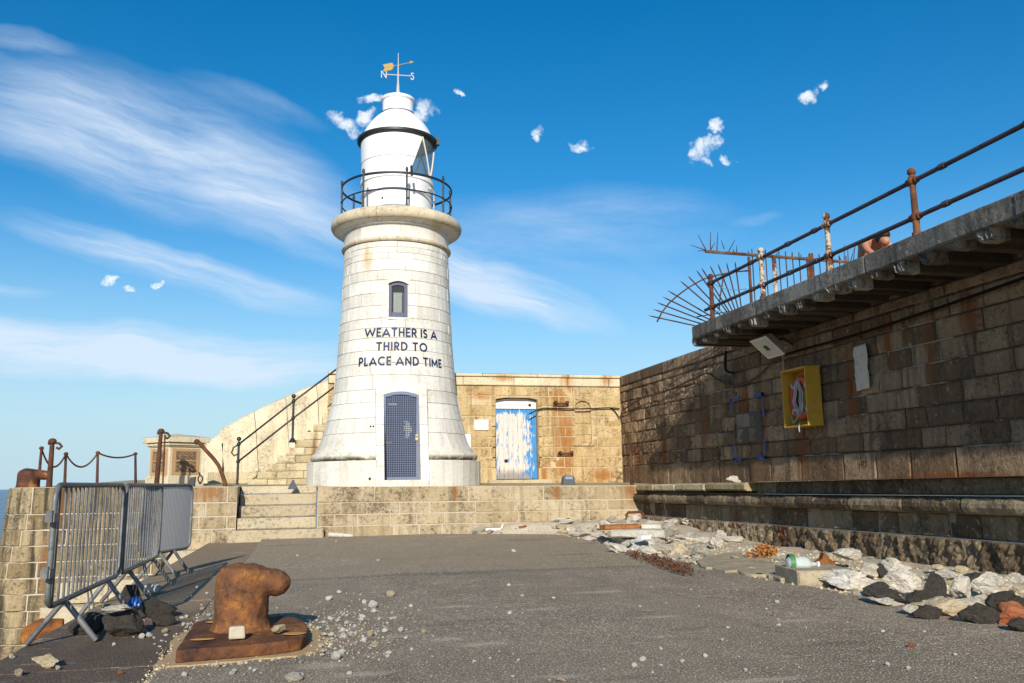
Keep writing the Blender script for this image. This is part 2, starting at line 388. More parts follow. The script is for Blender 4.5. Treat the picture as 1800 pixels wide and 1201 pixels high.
m_ledgetop = stone('tan_ledge_slab', (.46, .36, .19), (.62, .52, .33), dark=(.10, .07, .04), blockvar=.4, speck=.5, grime=.4, streak=.2, bump=.9, bdist=.02,
    rust=[((8., 9., 1.1), (.9, 4., .4))], rustcol=(.36, .19, .09))
m_conc = stone('weathered_concrete', (.19, .175, .15), (.30, .28, .245), dark=(.045, .04, .034), light=(.5, .47, .42), blockvar=.25, speck=.5, grime=.55, streak=.6, bump=.9, bdist=.02)
m_rib = stone('spalled_concrete', (.26, .23, .185), (.46, .43, .37), dark=(.03, .025, .02), blockvar=.7, speck=.7, grime=.7, streak=.7, bump=1., bdist=.03)
m_soffit = stone('shade_dark_soffit', (.06, .048, .038), (.11, .09, .07), dark=(.02, .016, .012), blockvar=.4, speck=.5, grime=.5, streak=.3, bump=.8)  # near-black concrete: the shade under the deck is put into the colour

# ------------------------------------------------------------------ the setting: sea, quay, terrace paving, promenade
mt, b, bs = material('sea_water'); p = b.pos()
b.put(bs.inputs['Base Color'], (.012, .05, .11)); bs.inputs['Roughness'].default_value = .25
b.put(bs.inputs['Normal'], b.bump(b.noise(b.mul3(p, (.35, .35, .35)), 1., 6, .6), .9, .6))
q = MB(); q.add([(-26000, -26000, -3.2), (26000, -26000, -3.2), (26000, 26000, -3.2), (-26000, 26000, -3.2)], [(0, 1, 2, 3)])
tag(q.build('sea', mt), kind='structure')

def asphalt_mat(name, base, pale, speckle, tint, strips=False, far=None):
    mt, b, bs = material(name); p = b.pos()
    n1 = b.noise(p, .7, 5, .6); n2 = b.noise(b.mul3(p, (1, .45, 1)), 3.2, 5, .6); n3 = b.noise(p, 62, 3, .7); n4 = b.voro(p, 95)
    n5 = b.noise(p, 17, 5, .7)
    col = b.mix(base, pale, b.ramp(b.math('MULTIPLY_ADD', n2, .5, b.math('MULTIPLY', n1, .5)), .35, .68))
    y = b.sep(p)[1]; x = b.sep(p)[0]
    if strips:   # an older, browner lift of the surface begins along a seam across the quay
        wob = b.math('MULTIPLY_ADD', b.noise(p, 1.4, 4), .5, b.math('MULTIPLY_ADD', x, -.03, y))
        col = b.mix(col, b.mix(col, (.40, .30, .185), .6), b.ramp(wob, 11.28, 11.4))
        band = b.math('MULTIPLY', b.ramp(wob, 11.0, 11.3), b.ramp(wob, 11.32, 11.5, 1, 0))
        col = b.mix(col, (.11, .10, .09), b.math('MULTIPLY', band, .55))
    if far: col = b.mix(col, far, b.ramp(b.math('MULTIPLY_ADD', n2, 2.5, y), 8.4, 11.0, 0, .88))
    col = b.mix(col, tint, b.math('MULTIPLY', b.ramp(n5, .5, .7), .4))
    col = b.mix(col, b.mix((0, 0, 0), base, .45), b.math('MULTIPLY', b.ramp(b.noise(b.mul3(p, (1, .5, 1)), 2.1, 6, .7), .58, .74), .6))
    col = b.mix(col, b.mix((0, 0, 0), base, .4), b.math('MULTIPLY', b.ramp(n3, .48, .64), .72))
    col = b.mix(col, speckle, b.math('MULTIPLY', b.ramp(b.noise(p, 70, 2, .5), .57, .66), .8))
    if strips:
        g_ = lambda *a: P(*a, Z=0)
        sm = b.spots(p, [(tuple(g_(x_, y_)), (rx, ry, .3)) for x_, y_, rx, ry in ((795, 1068, .38, .12), (850, 1133, .34, .13), (788, 1124, .2, .1), (1050, 1041, .6, .16), (790, 948, .6, .2), (700, 1120, .2, .1), (950, 1072, .3, .14), (1160, 1085, .4, .12), (1400, 1090, .35, .12), (980, 1190, .3, .1), (1350, 1195, .5, .1), (640, 1185, .3, .12), (560, 1170, .35, .2))])
        sm = b.ramp(b.math('MULTIPLY', sm, b.math('MULTIPLY_ADD', b.noise(b.mul3(p, (2, 5, 1)), 3.2, 7, .75), 2.2, -.45)), .12, .55)
        col = b.mix(col, (.80, .68, .49), b.math('MULTIPLY', sm, .3))
        dk_ = b.spots(p, [(tuple(g_(x_, y_)), (rx, ry, .3)) for x_, y_, rx, ry in ((1010, 974, .8, .25), (930, 951, .9, .3), (1060, 955, 1.2, .25), (850, 1092, .6, .13), (760, 1100, .5, .1), (1150, 1075, .3, .1), (500, 962, .9, .25), (940, 1150, .12, .06), (1230, 1105, .4, .1), (1480, 1130, .6, .14), (1120, 1190, .5, .1), (800, 1010, .9, .2))])
        dk_ = b.ramp(b.math('MULTIPLY', dk_, b.math('MULTIPLY_ADD', b.noise(b.mul3(p, (1.2, 5, 1)), 2.6, 7, .7), 2., -.3)), .1, .55)
        col = b.mix(col, (.075, .065, .055), b.math('MULTIPLY', dk_, .3))
    dust = b.ramp(b.noise(b.mul3(p, (1.2, 3.5, 1)), .95, 7, .72), .57, .66)
    col = b.mix(col, (.74, .62, .44), b.math('MULTIPLY', dust, b.math('MULTIPLY', b.ramp(n5, .42, .6), .62)))
    b.put(bs.inputs['Base Color'], col); bs.inputs['Roughness'].default_value = .92; bs.inputs['Specular IOR Level'].default_value = .2
    h = b.math('ADD', b.math('MULTIPLY', n3, 1.0), b.math('ADD', b.math('MULTIPLY', n4, .6), b.math('MULTIPLY', n5, .8)))
    b.put(bs.inputs['Normal'], b.bump(h, .85, .012)); return mt
m_asphalt = asphalt_mat('worn_asphalt', (.245, .19, .13), (.37, .287, .198), (.93, .81, .62), (.41, .31, .20), True)
m_edge = asphalt_mat('dark_edge_stone', (.125, .088, .062), (.175, .125, .088), (.30, .24, .18), (.17, .11, .07), False, (.40, .29, .18))
m_rubble_ground = asphalt_mat('sandy_rubble_bed', (.52, .42, .27), (.74, .64, .48), (.85, .78, .65), (.36, .26, .15))

def sstep(t): t = max(0, min(1, t)); return t*t*(3-2*t)
def edge_x(y):      # ragged edge of the asphalt towards the ledge
    e = 5.2 + .13*noise.noise(Vector((y*.6, 3, 0))) + .06*noise.noise(Vector((y*2.3, 8, 0))) + .02*noise.noise(Vector((y*7, 1, 0)))
    return e - 2.5*sstep((y-17.4)/1.5)
def zg(x, y): return .055*sstep((y-14.5)/4.) + .012*noise.noise(Vector((x*.35, y*.35, 5)))
def zbed(x, y):
    t = sstep((x-edge_x(y))/1.9)
    return zg(x, y) - .03 + t*(.10+.13*sstep((y-13.5)/3.)) + .03*noise.noise(Vector((x*1.7, y*1.7, 1)))+.02*noise.noise(Vector((x*5, y*5, 1)))
def sheet(xf0, xf1, ys, nx, zf, skirt=.2):
    q = MB(); vs = []
    for y in ys:
        a, c = xf0(y), xf1(y)
        for i in range(nx+1): x = a+(c-a)*i/nx; vs.append((x, y, zf(x, y)))
    n = nx+1; fs = [(j*n+i, j*n+i+1, (j+1)*n+i+1, (j+1)*n+i) for j in range(len(ys)-1) for i in range(nx)]
    q.add(vs, fs)
    k = len(q.v)
    for i0 in (0, nx):
        row = [vs[j*n+i0] for j in range(len(ys))]
        low = [(x, y, z-skirt) for x, y, z in row]; m_ = len(row)
        q.add(row+low, [((j, j+1, m_+j+1, m_+j) if i0 else (j+1, j, m_+j, m_+j+1)) for j in range(m_-1)])
    return q
ys = [-40, -20, -8, 0]+[2+i*.14 for i in range(122)]
tag(sheet(lambda y: -.93, edge_x, ys, 60, zg, .07).build('pavement', m_asphalt, smooth=40), kind='structure')
tag(sheet(lambda y: edge_x(y)-.15, lambda y: 7.5, ys, 34, zbed, .1).build('rubble_ground', m_rubble_ground, smooth=True), kind='structure')
q = MB()
yy = -20
rng = random.Random(5)
for y0, y1 in [(-20, 3.1), (3.1, 6.12), (6.12, 9.4), (9.4, 12.6), (12.6, 15.8), (15.8, 18.8)]:
    q.box(-2.0+rng.uniform(-.01, .01), -.936, y0+.004, y1-.004, -.45, rng.uniform(-.004, .004), rng.random())
tag(q.build('kerb_strip', m_edge, bevel=.02), kind='structure')
q = MB(); masonry(q, lambda u, v, n: Vector((-1.96-n, -u, v)), -18.8, 10, [(-.45-.4*i-.4, -.45-.4*i, 1.) for i in range(7)], 3)
tag(q.build('quay_wall', [m_bastion, mortar_dark]), 'blackened stone face of the quay dropping to the sea below the barriers', 'wall')
# terrace paving
q = MB()
def tq(x0, x1, y0, y1):
    n = 8
    for i in range(n):
        a, c = x0+(x1-x0)*i/n, x0+(x1-x0)*(i+1)/n
        q.add([(a, y0, zt(a, y0)-.012), (c, y0, zt(c, y0)-.012), (c, y1, zt(c, y1)-.012), (a, y1, zt(a, y1)-.012)], [(0, 1, 2, 3)])
tq(-5.6, -1.46, 18.85, 30); tq(.15, 8.62, 18.85, 23.3); tq(-1.46, .15, 19.85, 23.3)
n = 12
for i in range(n):
    a, c = -4+22.85*i/n, -4+22.85*(i+1)/n
    q.add([(7.36, a, zl(a)-.004), (8.62, a, zl(a)-.004), (8.62, c, zl(c)-.004), (7.36, c, zl(c)-.004)], [(0, 1, 2, 3)])
tag(q.build('terrace_paving', m_ledgetop), kind='structure')
# promenade: the body of the pier wall behind the harbour wall
q = MB(); q.box(8.66, 16, -4, 15.6, 1, 4.10); q.box(8.66, 16, 15.6, 40, 1, 4.05); q.box(1.7, 8.66, 23.65, 40, 1, 4.06)
tag(q.build('promenade', m_conc), kind='structure')

# ------------------------------------------------------------------ terrace wall with its steps
def pf(Y): return lambda u, v, n: Vector((u, Y-n, v*(1.12-.0105*(u+2))/1.12 if v > 0 else v))
c_front = [(-.15, .27, .75, .008), (.27, .52, .7, .008), (.52, .77, .75, .008), (.77, 1.12, 2.3, .006)]
tw = thing('terrace_wall', (2.5, 18.8, 0), 'long tan granite wall holding up the terrace in front of the lighthouse', 'wall')
q = MB(); masonry(q, pf(18.8), .16, 7.5, c_front, 12, gap=.013, cell=.1, mortar=.012)
q.build('wall', [m_front, mortar_pale], tw)
q = MB(); masonry(q, pf(18.8), -2.43, -1.47, [(-.15, .27, .5, .008), (.27, .52, .5, .008), (.52, .8, .5, .008), (.8, 1.13, .7, .006)], 5, gap=.018, cell=.1, mortar=.012)
q.box(-2.42, -1.48, 18.9, 20., -.2, 1.10)
q.box(.17, .5, 18.9, 20., -.2, 1.08)
q.build('cheek_wall', [m_front, mortar_pale], tw)
q = MB(); rng = random.Random(3)
for k, (z0, z1) in enumerate([(-.1, .235), (.235, .47), (.47, .71), (.71, .95), (.95, 1.125)]):
    x0, x1 = (-1.62, .3) if k == 0 else (-1.45, .145)
    pos = (lambda Y: lambda u, v, n: Vector((u, Y-n, v)))(18.62+.26*k)
    block(q, pos, x0, x1, z0+.004, z1-.004, 0, .006, .12, rng, edge=.022, er=.016, back=.4 if k < 4 else 1.)
q.build('stone_steps', m_steps, tw)

# ------------------------------------------------------------------ sea wall (bastion) at the left
def pb(u, v, n):
    n = n + .07*(1.16-v); r_ = .6
    if u > -5.25: return Vector((u, 18.6-n, v))
    w = (-5.25-u)/r_
    if w < math.pi/2: return Vector((-5.25-(r_+n)*math.sin(w), 18.6+r_-(r_+n)*math.cos(w), v))
    return Vector((-5.25-r_-n, 18.6+r_+(w-math.pi/2)*r_, v))
sw = thing('sea_wall', (-4.2, 18.6, 1.1), 'battered and rust streaked stone bastion behind the crowd barriers, rounded at its seaward corner', 'wall')
q = MB()
cs = [(.64, 1.16, 1.15, .008)]+[(.64-.3*(i+1), .64-.3*i, .62, .012) for i in range(11)]
masonry(q, pb, -9, -2.6, cs, 21, gap=.018, cell=.1, mortar=.014)
q.build('wall', [m_bastion, mortar_pale], sw)
q = MB(); q.box(-5.5, -2.62, 18.75, 30, -2.6, 1.135); q.box(-2.62, -2.42, 19.2, 20, -.3, 1.08)
q.build('core', m_bastion, sw)
q = MB(); rng = random.Random(9)
for (x0, x1, z0, z1, Y) in [(-4.62, -3.72, -1.02, -.64, 18.2), (-3.7, -2.75, -1.02, -.62, 18.2), (-2.73, -2.08, -1.0, -.45, 18.3), (-4.8, -3.9, -1.5, -1.04, 17.9), (-3.88, -2.9, -1.5, -1.04, 17.9), (-2.88, -2.08, -1.5, -1.03, 17.95), (-2.7, -2.08, -.43, -.12, 18.42)]:
    block(q, planeY(Y), x0, x1, z0, z1, 0, .012, .1, rng, back=.7)
q.build('footing', m_steps, sw)

# ------------------------------------------------------------------ harbour wall on the right
hw = thing('harbour_wall', (8.6, 12, 1.05), 'tall dark brown stained harbour wall of coursed stone under the concrete deck', 'wall')
q = MB()
cs = [(1.0, 1.53, 1.1, .012, .02)]+[(1.53+.3*i, 1.83+.3*i, .66, .02) for i in range(7)]+[(3.63, 3.80, 1.6, .012, .03)]
masonry(q, planeX(8.6), -15.75, -1, cs+[(3.80, 4.02, 1.2, .02)], 31, gap=.02, cell=.075, mortar=.03, er=.018, edge=.022)
cs2 = [(1.0, 1.53, 1.1, .012, .0)]+[(1.53+.3*i, 1.83+.3*i, .55, .045, -.02, .05) for i in range(7)]+[(3.63, 3.80, 1., .015, -.01), (3.8, 4.08, 1.3, .006, .015)]
masonry(q, planeX(8.6), -23.2, -15.78, cs2, 33, gap=.02, cell=.07, mortar=.03, er=.018, edge=.022)
q.build('wall', [m_harbour, mortar_harbour], hw)
q = MB(); q.box(8.63, 9.3, 15.7, 23.3, 4.0, 4.075); q.build('coping', m_cope, hw)
q = MB(); q.box(9.5, 9.9, 15.7, 40, 4.0, 4.32); tag(q.build('parapet_kerb', m_cope, bevel=.03), 'pale sunlit kerb running along the top of the harbour wall', 'kerb')
# paint marks and repairs on the harbour wall
def wallmark(polys, name, mat, off=.03):
    q = MB()
    for pl in polys:
        q.add([(8.6-off, y, z) for y, z in pl], [list(range(len(pl)))])
    return q.build(name, mat, hw)
m_bluep = patchy(simple('blue_spray_paint', (.012, .07, .26), .7, var=.5, scale=14), .38, .5)
m_h = simple('dark_brown_paint', (.03, .014, .008), .8)
def bar(y0, y1, z0, z1): return [(y1, z0), (y0, z0), (y0, z1), (y1, z1)]
wallmark([bar(15.98, 16.38, 2.74, 2.80), bar(16.32, 16.39, 2.5, 2.80), bar(15.02, 15.4, 2.72, 2.80), bar(15.02, 15.1, 2.3, 2.8), bar(16.3, 16.38, 1.52, 1.86), bar(16.02, 16.38, 1.5, 1.57), bar(15.05, 15.12, 1.52, 1.9), bar(15.05, 15.42, 1.5, 1.58)], 'graffiti', m_bluep, .047)
wallmark([bar(12.11, 12.13, 1.29, 1.45), bar(12.0, 12.02, 1.29, 1.45), bar(12.01, 12.12, 1.36, 1.38)], 'graffiti', m_h, .04)
m_patch = stone('grey_render', (.21, .165, .12), (.32, .26, .195), dark=(.07, .05, .035), blockvar=.3, speck=.4, grime=.3, streak=.3)
q = MB(); masonry(q, planeX(8.6), -16.2, -15.2, [(1.86, 2.16, .5, .006), (2.16, 2.46, .5, .006)], 3, gap=.012, mortar=0, cell=.1, nvar=.002)
for i, v in enumerate(q.v): v.x -= .028
q.build('repair_patch', [m_patch, mortar_dark], hw)

# ------------------------------------------------------------------ back wall with the blue door
bw = thing('stone_wall', (6., 23.1, 1.1), 'sunlit ochre stone wall behind the lighthouse with a blue door in it', 'wall')
q = MB()
cs = [(1.0, 1.52, .95, .012, .025)]+[(1.52+.2838*i, 1.52+.2838*(i+1), .6, .012) for i in range(8)]
masonry(q, planeY(23.1), .4, 8.62, cs, 41, gap=.012, cell=.09, mortar=.01, holes=[(4.95, 6.17, .9, 3.46), (7.25, 7.73, 2.18, 3.40)])
q.build('wall', [m_back, mortar_back], bw)
q = MB(); masonry(q, planeY(23.1), .4, 8.62, [(3.79, 4.03, 1.25, .003, .05), (4.03, 4.12, 1.25, .002, .09)], 43, gap=.01, cell=.15, mortar=.015, stagger=0, edge=.02)
q.box(.4, 8.62, 23.2, 23.6, 3.9, 4.115)
q.build('coping', [m_cope, mortar_dark], bw)
q = MB(); masonry(q, planeY(23.18), 7.2, 7.78, [(2.1, 2.42, .3, .003), (2.42, 2.74, .3, .003), (2.74, 3.06, .3, .003), (3.06, 3.45, .3, .003)], 44, gap=.01, cell=.1)
q.prism([(7.24, 3.18), (7.24, 3.42), (7.74, 3.42), (7.74, 3.18), (7.69, 3.3), (7.6, 3.37), (7.49, 3.39), (7.38, 3.37), (7.29, 3.3)], 'y', 23.112, 23.2)
q.box(7.2, 7.78, 23.05, 23.12, 2.12, 2.18)
q.build('blocked_window', [m_back, mortar_pale], bw)
# door reveal, lintel, door
def arch(x0, x1, z, rise, n=10): return [(x0+(x1-x0)*i/n, z+rise*(1-(2*i/n-1)**2)) for i in range(n+1)]
q = MB()
top = arch(4.94, 6.18, 3.41, .075)
q.prism(top+[(6.18, 3.5), (4.94, 3.5)], 'y', 23.105, 23.4)
q.box(4.86, 4.96, 23.11, 23.5, 1.05, 3.47); q.box(6.16, 6.26, 23.11, 23.5, 1.05, 3.47)
q.build('door_reveal', m_back, bw)
mt, b, bs = material('peeling_blue_paint'); p = b.pos(); xs, ys_, zs = b.sep(p)
pl = b.noise(b.mul3(p, (13, 1, 2.6)), 1.6, 9, .74); big = b.noise(b.mul3(p, (3.2, 1, 1.3)), 1.5, 4, .6)
keep = b.math('ADD', b.math('MULTIPLY', pl, 1.1), b.math('MULTIPLY', big, .28))
keep = b.math('ADD', keep, b.math('MULTIPLY', b.ramp(xs, 5.68, 6.3), .29))
keep = b.math('ADD', keep, b.math('MULTIPLY', b.ramp(xs, 5.1, 4.95), .17))
keep = b.math('ADD', keep, b.math('MULTIPLY', b.ramp(zs, 2.95, 3.14), .24))
blue = b.mix((.03, .17, .46), (.05, .30, .62), b.noise(p, 5, 4))
wood = b.mix((.72, .69, .63), (.52, .47, .40), b.noise(b.mul3(p, (14, 1, 1)), 2, 5, .7))
wood = b.mix(wood, (.20, .16, .12), b.math('MULTIPLY', b.ramp(b.math('ADD', b.math('MULTIPLY', b.ramp(zs, 1.75, 1.2), .5), b.math('MULTIPLY', pl, .6)), .45, .75), .75))
col = b.mix(wood, blue, b.ramp(keep, .755, .83))
b.put(bs.inputs['Base Color'], col); bs.inputs['Roughness'].default_value = .75
b.put(bs.inputs['Normal'], b.bump(b.math('ADD', pl, keep), .6, .01)); m_door = mt
q = MB(); x = 4.955
for i in range(9): q.box(x+.003, x+.132, 23.32-.004*(i % 2), 23.37, 1.22, 3.15, random.random()); x += 1.21/9
q.box(4.96, 6.16, 23.34, 23.40, 1.21, 3.16)
dr = tag(q.build('door', m_door, bw, bevel=.006), 'peeling blue and grey plank door')
m_black = simple('black_iron', (.014, .014, .016), .5, var=.4, scale=20, bump=.3)
q = MB(); q.ball((5.28, 23.3, 1.72), .035); q.tube([(5.28, 23.32, 1.72), (5.28, 23.3, 1.72)], .05, 10); q.build('handle', m_black, dr, smooth=True)
m_white = simple('white_paint', (.78, .77, .74), .55, var=.1, scale=5)
q = MB(); q.prism([(4.96, 3.17)]+[(6.16, 3.17)]+[(x_, z_-.015) for x_, z_ in reversed(arch(4.96, 6.16, 3.40, .075))], 'y', 23.30, 23.36)
lp = q.build('lintel_panel', simple('rust_streaked_white', (.80, .78, .73), .6, var=.3, scale=4), bw)
q = MB(); q.lathe([(.0, 0), (.045, 0)], (0, 0), 16); 
for v in q.v: v.xyz = (5.98+v.x, 23.296, 3.27+v.y)
q.build('vent_hole', m_black, lp)
q = MB(); q.box(4.7, 6.5, 22.9, 23.4, 1.0, 1.2); q.build('doorstep', m_steps, bw, bevel=.02)
# iron brackets with bolts
m_rust = rusty('rusted_iron', (.12, .048, .024), (.26, .10, .03), (.04, .022, .016)); m_rust_o = rusty('orange_rusted_iron', (.24, .085, .02), (.5, .2, .035))
m_rustdk = rusty('dark_rusted_iron', (.10, .042, .02), (.2, .08, .025), (.03, .018, .012))
for (cx, cz) in ((6.83, 3.28), (6.93, 1.88)):
    t = thing('iron_bracket', (cx, 23.06, cz), ('upper' if cz > 2 else 'lower')+' of two rusty bolted iron brackets beside the bricked up window', 'bracket', 'rusty brackets on the ochre wall')
    q = MB(); q.box(cx-.23, cx+.23, 23.05, 23.088, cz-.05, cz+.05); q.build('plate', m_rust, t, bevel=.008)
    for s_ in (-.17, .17):
        q = MB(); q.tube([(cx+s_, 23.05, cz+.05), (cx+s_, 22.96, cz+.05)], .045, 8); q.build('bolt', m_rustdk, t)
# white notice
t = thing('notice_plate', (4.54, 23.06, 2.55), 'small white notice plate on the ochre wall between lighthouse and blue door', 'notice')
q = MB(); q.box(4.35, 4.74, 23.062, 23.086, 2.56, 2.84); q.build('plate', m_white, t, bevel=.004)
mt_l = simple('faded_print', (.5, .5, .48), .6); q = MB()
for i in range(5): q.box(4.39, 4.70-.05*(i % 2), 23.060, 23.0615, 2.60+.045*i, 2.615+.045*i)
q.build('print_lines', mt_l, t)

# ------------------------------------------------------------------ ledge along the harbour wall
lg = thing('stone_ledge', (7.33, 11, 0), 'blackened stone ledge with a rounded cornice along the foot of the harbour wall', 'ledge')
def pl_(n0): 
    def f(u, v, n): return Vector((7.33-n-n0, -u, v+.0055*(13+u)))
    return f
q = MB()
def pcor(u, v, n):
    t = (v-.775)/.105; t = max(-1, min(1, t))
    return Vector((7.33-n-.11*math.sqrt(1-t*t*.92)+.02, -u, v+.0055*(13+u)))
masonry(q, pcor, -18.78, -2, [(.672, .878, .95, .028)], 51, gap=.014, cell=.045, mortar=.03, edge=.02, er=.012, stagger=0)
q.build('cornice', [m_ledge, mortar_ledge], lg)
q = MB()
masonry(q, pl_(-.09), -18.78, -2, [(.385, .675, .62, .024)], 52, gap=.012, cell=.06, mortar=.012)
masonry(q, pl_(-.03), -18.78, -2, [(-.25, .385, .85, .065)], 53, gap=.014, cell=.032, mortar=.05, freq=6., er=.02)
q.build('wall', [m_ledge, mortar_ledge], lg)
q = MB()
masonry(q, pl_(-.27), -18.78, -13.6, [(.83, 1.02, 1.5, .02)], 55, gap=.012, cell=.1, mortar=.05)
masonry(q, pl_(-.2), -13.6, -2, [(.88, 1.095, 1.5, .045)], 54, gap=.012, cell=.035, mortar=.05, freq=6., er=.02)
q.build('upper_step', [m_ledge, mortar_dark], lg)
q = MB(); 
n = 40
for i in range(n):
    a, c = 2+16.75*i/n, 2+16.75*(i+1)/n
    za, zc = .883+.0055*(13-a), .883+.0055*(13-c)
    w1, w2 = .02*noise.noise(Vector((a*2, 0, 3))), .02*noise.noise(Vector((c*2, 0, 3)))
    q.add([(7.24+w1, a, za), (7.56, a, za+.004), (7.56, c, zc+.004), (7.24+w2, c, zc)], [(0, 1, 2, 3)])
q.build('tread', m_ledge, lg)
q = MB()
def pslab(u, v, n): return Vector((7.30-n, -u, v))
rng = random.Random(8)
for (y0, y1) in [(13.62, 15.2), (15.22, 16.6), (16.62, 17.7), (17.72, 18.76)]:
    z1 = zl((y0+y1)/2); block(q, pslab, -y1, -y0, z1-.14, z1+.002, 0, .02, .06, rng, back=.9, edge=.03, er=.03)
q.box(7.45, 8.6, 18.6, 19.2, .55, 1.0); q.build('paving_slab', m_ledgetop, lg)
# ------------------------------------------------------------------ lighthouse
AX, AY = 2.0, 21.1
lh = thing('lighthouse', (AX, AY, 1.1), 'white stone lighthouse with painted lettering, arched blue door and white domed lantern', 'lighthouse')
m_tower = stone('white_granite', (.74, .70, .61), (.84, .82, .76), dark=(.38, .32, .23), blockvar=.2, speck=.4, grime=.28, streak=.34,
    rust=[((2.9, 19.8, 7.2), (.3, .6, .8)), ((1.2, 19.9, 6.5), (.2, .6, .6)), ((1.7, 19.1, 1.25), (.1, .3, .2))], rustcol=(.55, .38, .18), bump=.35, bdist=.008)
m_gal = stone('weathered_gallery_stone', (.66, .55, .37), (.78, .72, .58), dark=(.16, .11, .06), blockvar=.1, speck=.5, grime=.4, streak=.12, bump=.6, bdist=.012)
m_ring = stone('dark_footed_ring_stone', (.74, .69, .58), (.82, .78, .68), dark=(.10, .085, .045), blockvar=.1, speck=.3, grime=.2, streak=.22, bump=.5,
    extra=lambda b, p, c: b.mix(c, (.13, .11, .055), b.math('MULTIPLY', b.ramp(b.sep(p)[2], 1.80, 1.69), b.ramp(b.noise(p, 5, 5), .3, .55))))  # turns dark brown in patches towards the foot of the ring
PR = [(1.90, 1.90), (1.95, 1.865), (2.1, 1.80), (2.3, 1.735), (2.65, 1.632), (3.0, 1.555), (3.21, 1.515), (3.91, 1.446), (4.62, 1.40), (5.35, 1.357), (6.08, 1.33), (6.8, 1.31), (7.2, 1.30)]
def Rz(z):
    for (a, ra), (c, rc) in zip(PR, PR[1:]):
        if z <= c: return ra+(rc-ra)*(z-a)/(c-a)
    return PR[-1][1]
def ptow(u, v, n):     # u = angle from -Y, towards +X
    r = Rz(v)+n; return Vector((AX+r*math.sin(u), AY-r*math.cos(u), v))
zs_ = [1.90, 2.28, 2.62, 2.98, 3.28, 3.62, 3.9, 4.2, 4.5, 4.74, 4.97, 5.28, 5.58, 5.9, 6.14, 6.42, 6.66, 6.88, 7.10]
rng = random.Random(4)
q = MB()
DOORA = .385
for k, (z0, z1) in enumerate(zip(zs_, zs_[1:])):
    zm = (z0+z1)/2; rm = Rz(zm)
    n = 12 if zm > 4.5 else 13
    a0 = -math.pi + (k % 2)*.26 + rng.uniform(-.06, .06); cuts = [a0]
    while cuts[-1] < a0+2*math.pi-.5: cuts.append(cuts[-1]+2*math.pi/n*rng.uniform(.7, 1.35))
    cuts.append(a0+2*math.pi)
    hole = None
    if z1 < 3.40: hole = (-.55/rm, .55/rm)
    elif 4.97 <= z0 and z1 <= 5.9+.001: hole = ((1.70-AX)/rm, (2.14-AX)/rm)
    if hole:
        cuts = [c for c in cuts if not (hole[0]-.12 < c < hole[1]+.12)]+list(hole); cuts.sort()
    for a, c in zip(cuts, cuts[1:]):
        if hole and hole[0]-1e-6 <= a and c <= hole[1]+1e-6: continue
        g = .0034/rm
        block(q, ptow, a+g, c-g, z0+.0036, z1-.0036, rng.uniform(-.005, .005), .0035, .14 if True else .2, rng, edge=.006, er=.005, back=.06, freq=2.)
        ns = max(1, int((c-a)/.1))
        for t in range(ns):
            w0, w1 = a+(c-a)*t/ns, a+(c-a)*(t+1)/ns
            for zz in range(3):
                za, zb_ = z0+(z1-z0)*zz/3, z0+(z1-z0)*(zz+1)/3; q.add([ptow(w0, za, -.014), ptow(w1, za, -.014), ptow(w1, zb_, -.014), ptow(w0, zb_, -.014)], [(0, 1, 2, 3)], .5, 1)
tower = q.build('tower', [m_tower, mortar_tower], lh)
# plinth (in arcs, left and right of the door porch) and the moulded ring on it
q = MB(); rng = random.Random(14)
pa = math.asin(.585/2.09)
def pplin(u, v, n): r = 2.09+n; return Vector((AX+r*math.sin(u), AY-r*math.cos(u), v))
cuts = [pa+(2*math.pi-2*pa)*i/13 for i in range(14)]
for a, c in zip(cuts, cuts[1:]):
    block(q, pplin, a+.0015, c-.0015, 1.06, 1.652, rng.uniform(-.002, .002), .003, .12, rng, edge=.01, er=.008, back=.8, freq=2.)
q.lathe([(1.4, 1.645), (2.08, 1.648)], (AX, AY), 80, pa, 2*math.pi-pa)
q.build('plinth', m_tower, lh)
q = MB()
prof = [(1.6, 1.652), (1.93, 1.652), (1.93, 1.668), (1.985, 1.685), (2.01, 1.73), (2.005, 1.79), (1.97, 1.835), (1.92, 1.85), (1.905, 1.87), (1.90, 1.90), (1.88, 1.935), (1.6, 1.935)]
pr_ = math.asin(.585/2.0)
q.lathe(prof, (AX, AY), 90, pr_, 2*math.pi-pr_)
for a in (pr_, 2*math.pi-pr_):
    q.add([(AX+r*math.sin(a), AY-r*math.cos(a), z) for r, z in prof], [list(range(len(prof)))])
q.build('ring_moulding', m_ring, lh, smooth=45)
# door porch: jambs and arched head, front slightly battered
def yf(z): return 19.04 + (z-1.1)*.235
q = MB()
DX0, DX1 = 1.585, 2.385
def slab(poly, y1=20.2, rnd=.5):
    n = len(poly)
    vs = [(x, yf(z), z) for x, z in poly]+[(x, y1, z) for x, z in poly]
    q.add(vs, [list(range(n)), list(range(n, 2*n))[::-1]]+[((i+1) % n, i, n+i, n+(i+1) % n) for i in range(n)], rnd)
zsb = [1.06, 1.52, 1.98, 2.45, 2.86, 3.14]
for a, c in zip(zsb, zsb[1:]):
    slab([(1.405, a+.002), (DX0, a+.002), (DX0, c-.002), (1.405, c-.002)], rnd=random.uniform(.4, .8)); slab([(DX1, a+.002), (2.572, a+.002), (2.572, c-.002), (DX1, c-.002)], rnd=random.uniform(.4, .8))
top = arch(DX0, DX1, 3.14, .08)
slab([(1.405, 3.142)]+top+[(2.572, 3.142), (2.572, 3.34), (2.25, 3.37), (1.75, 3.37), (1.405, 3.34)], rnd=.6)
q.build('door_surround', m_tower, lh, bevel=.006)
q = MB(); q.box(1.45, 2.55, 19.0, 19.3, 1.05, 1.215); q.build('door_sill', m_tower, lh, bevel=.01)
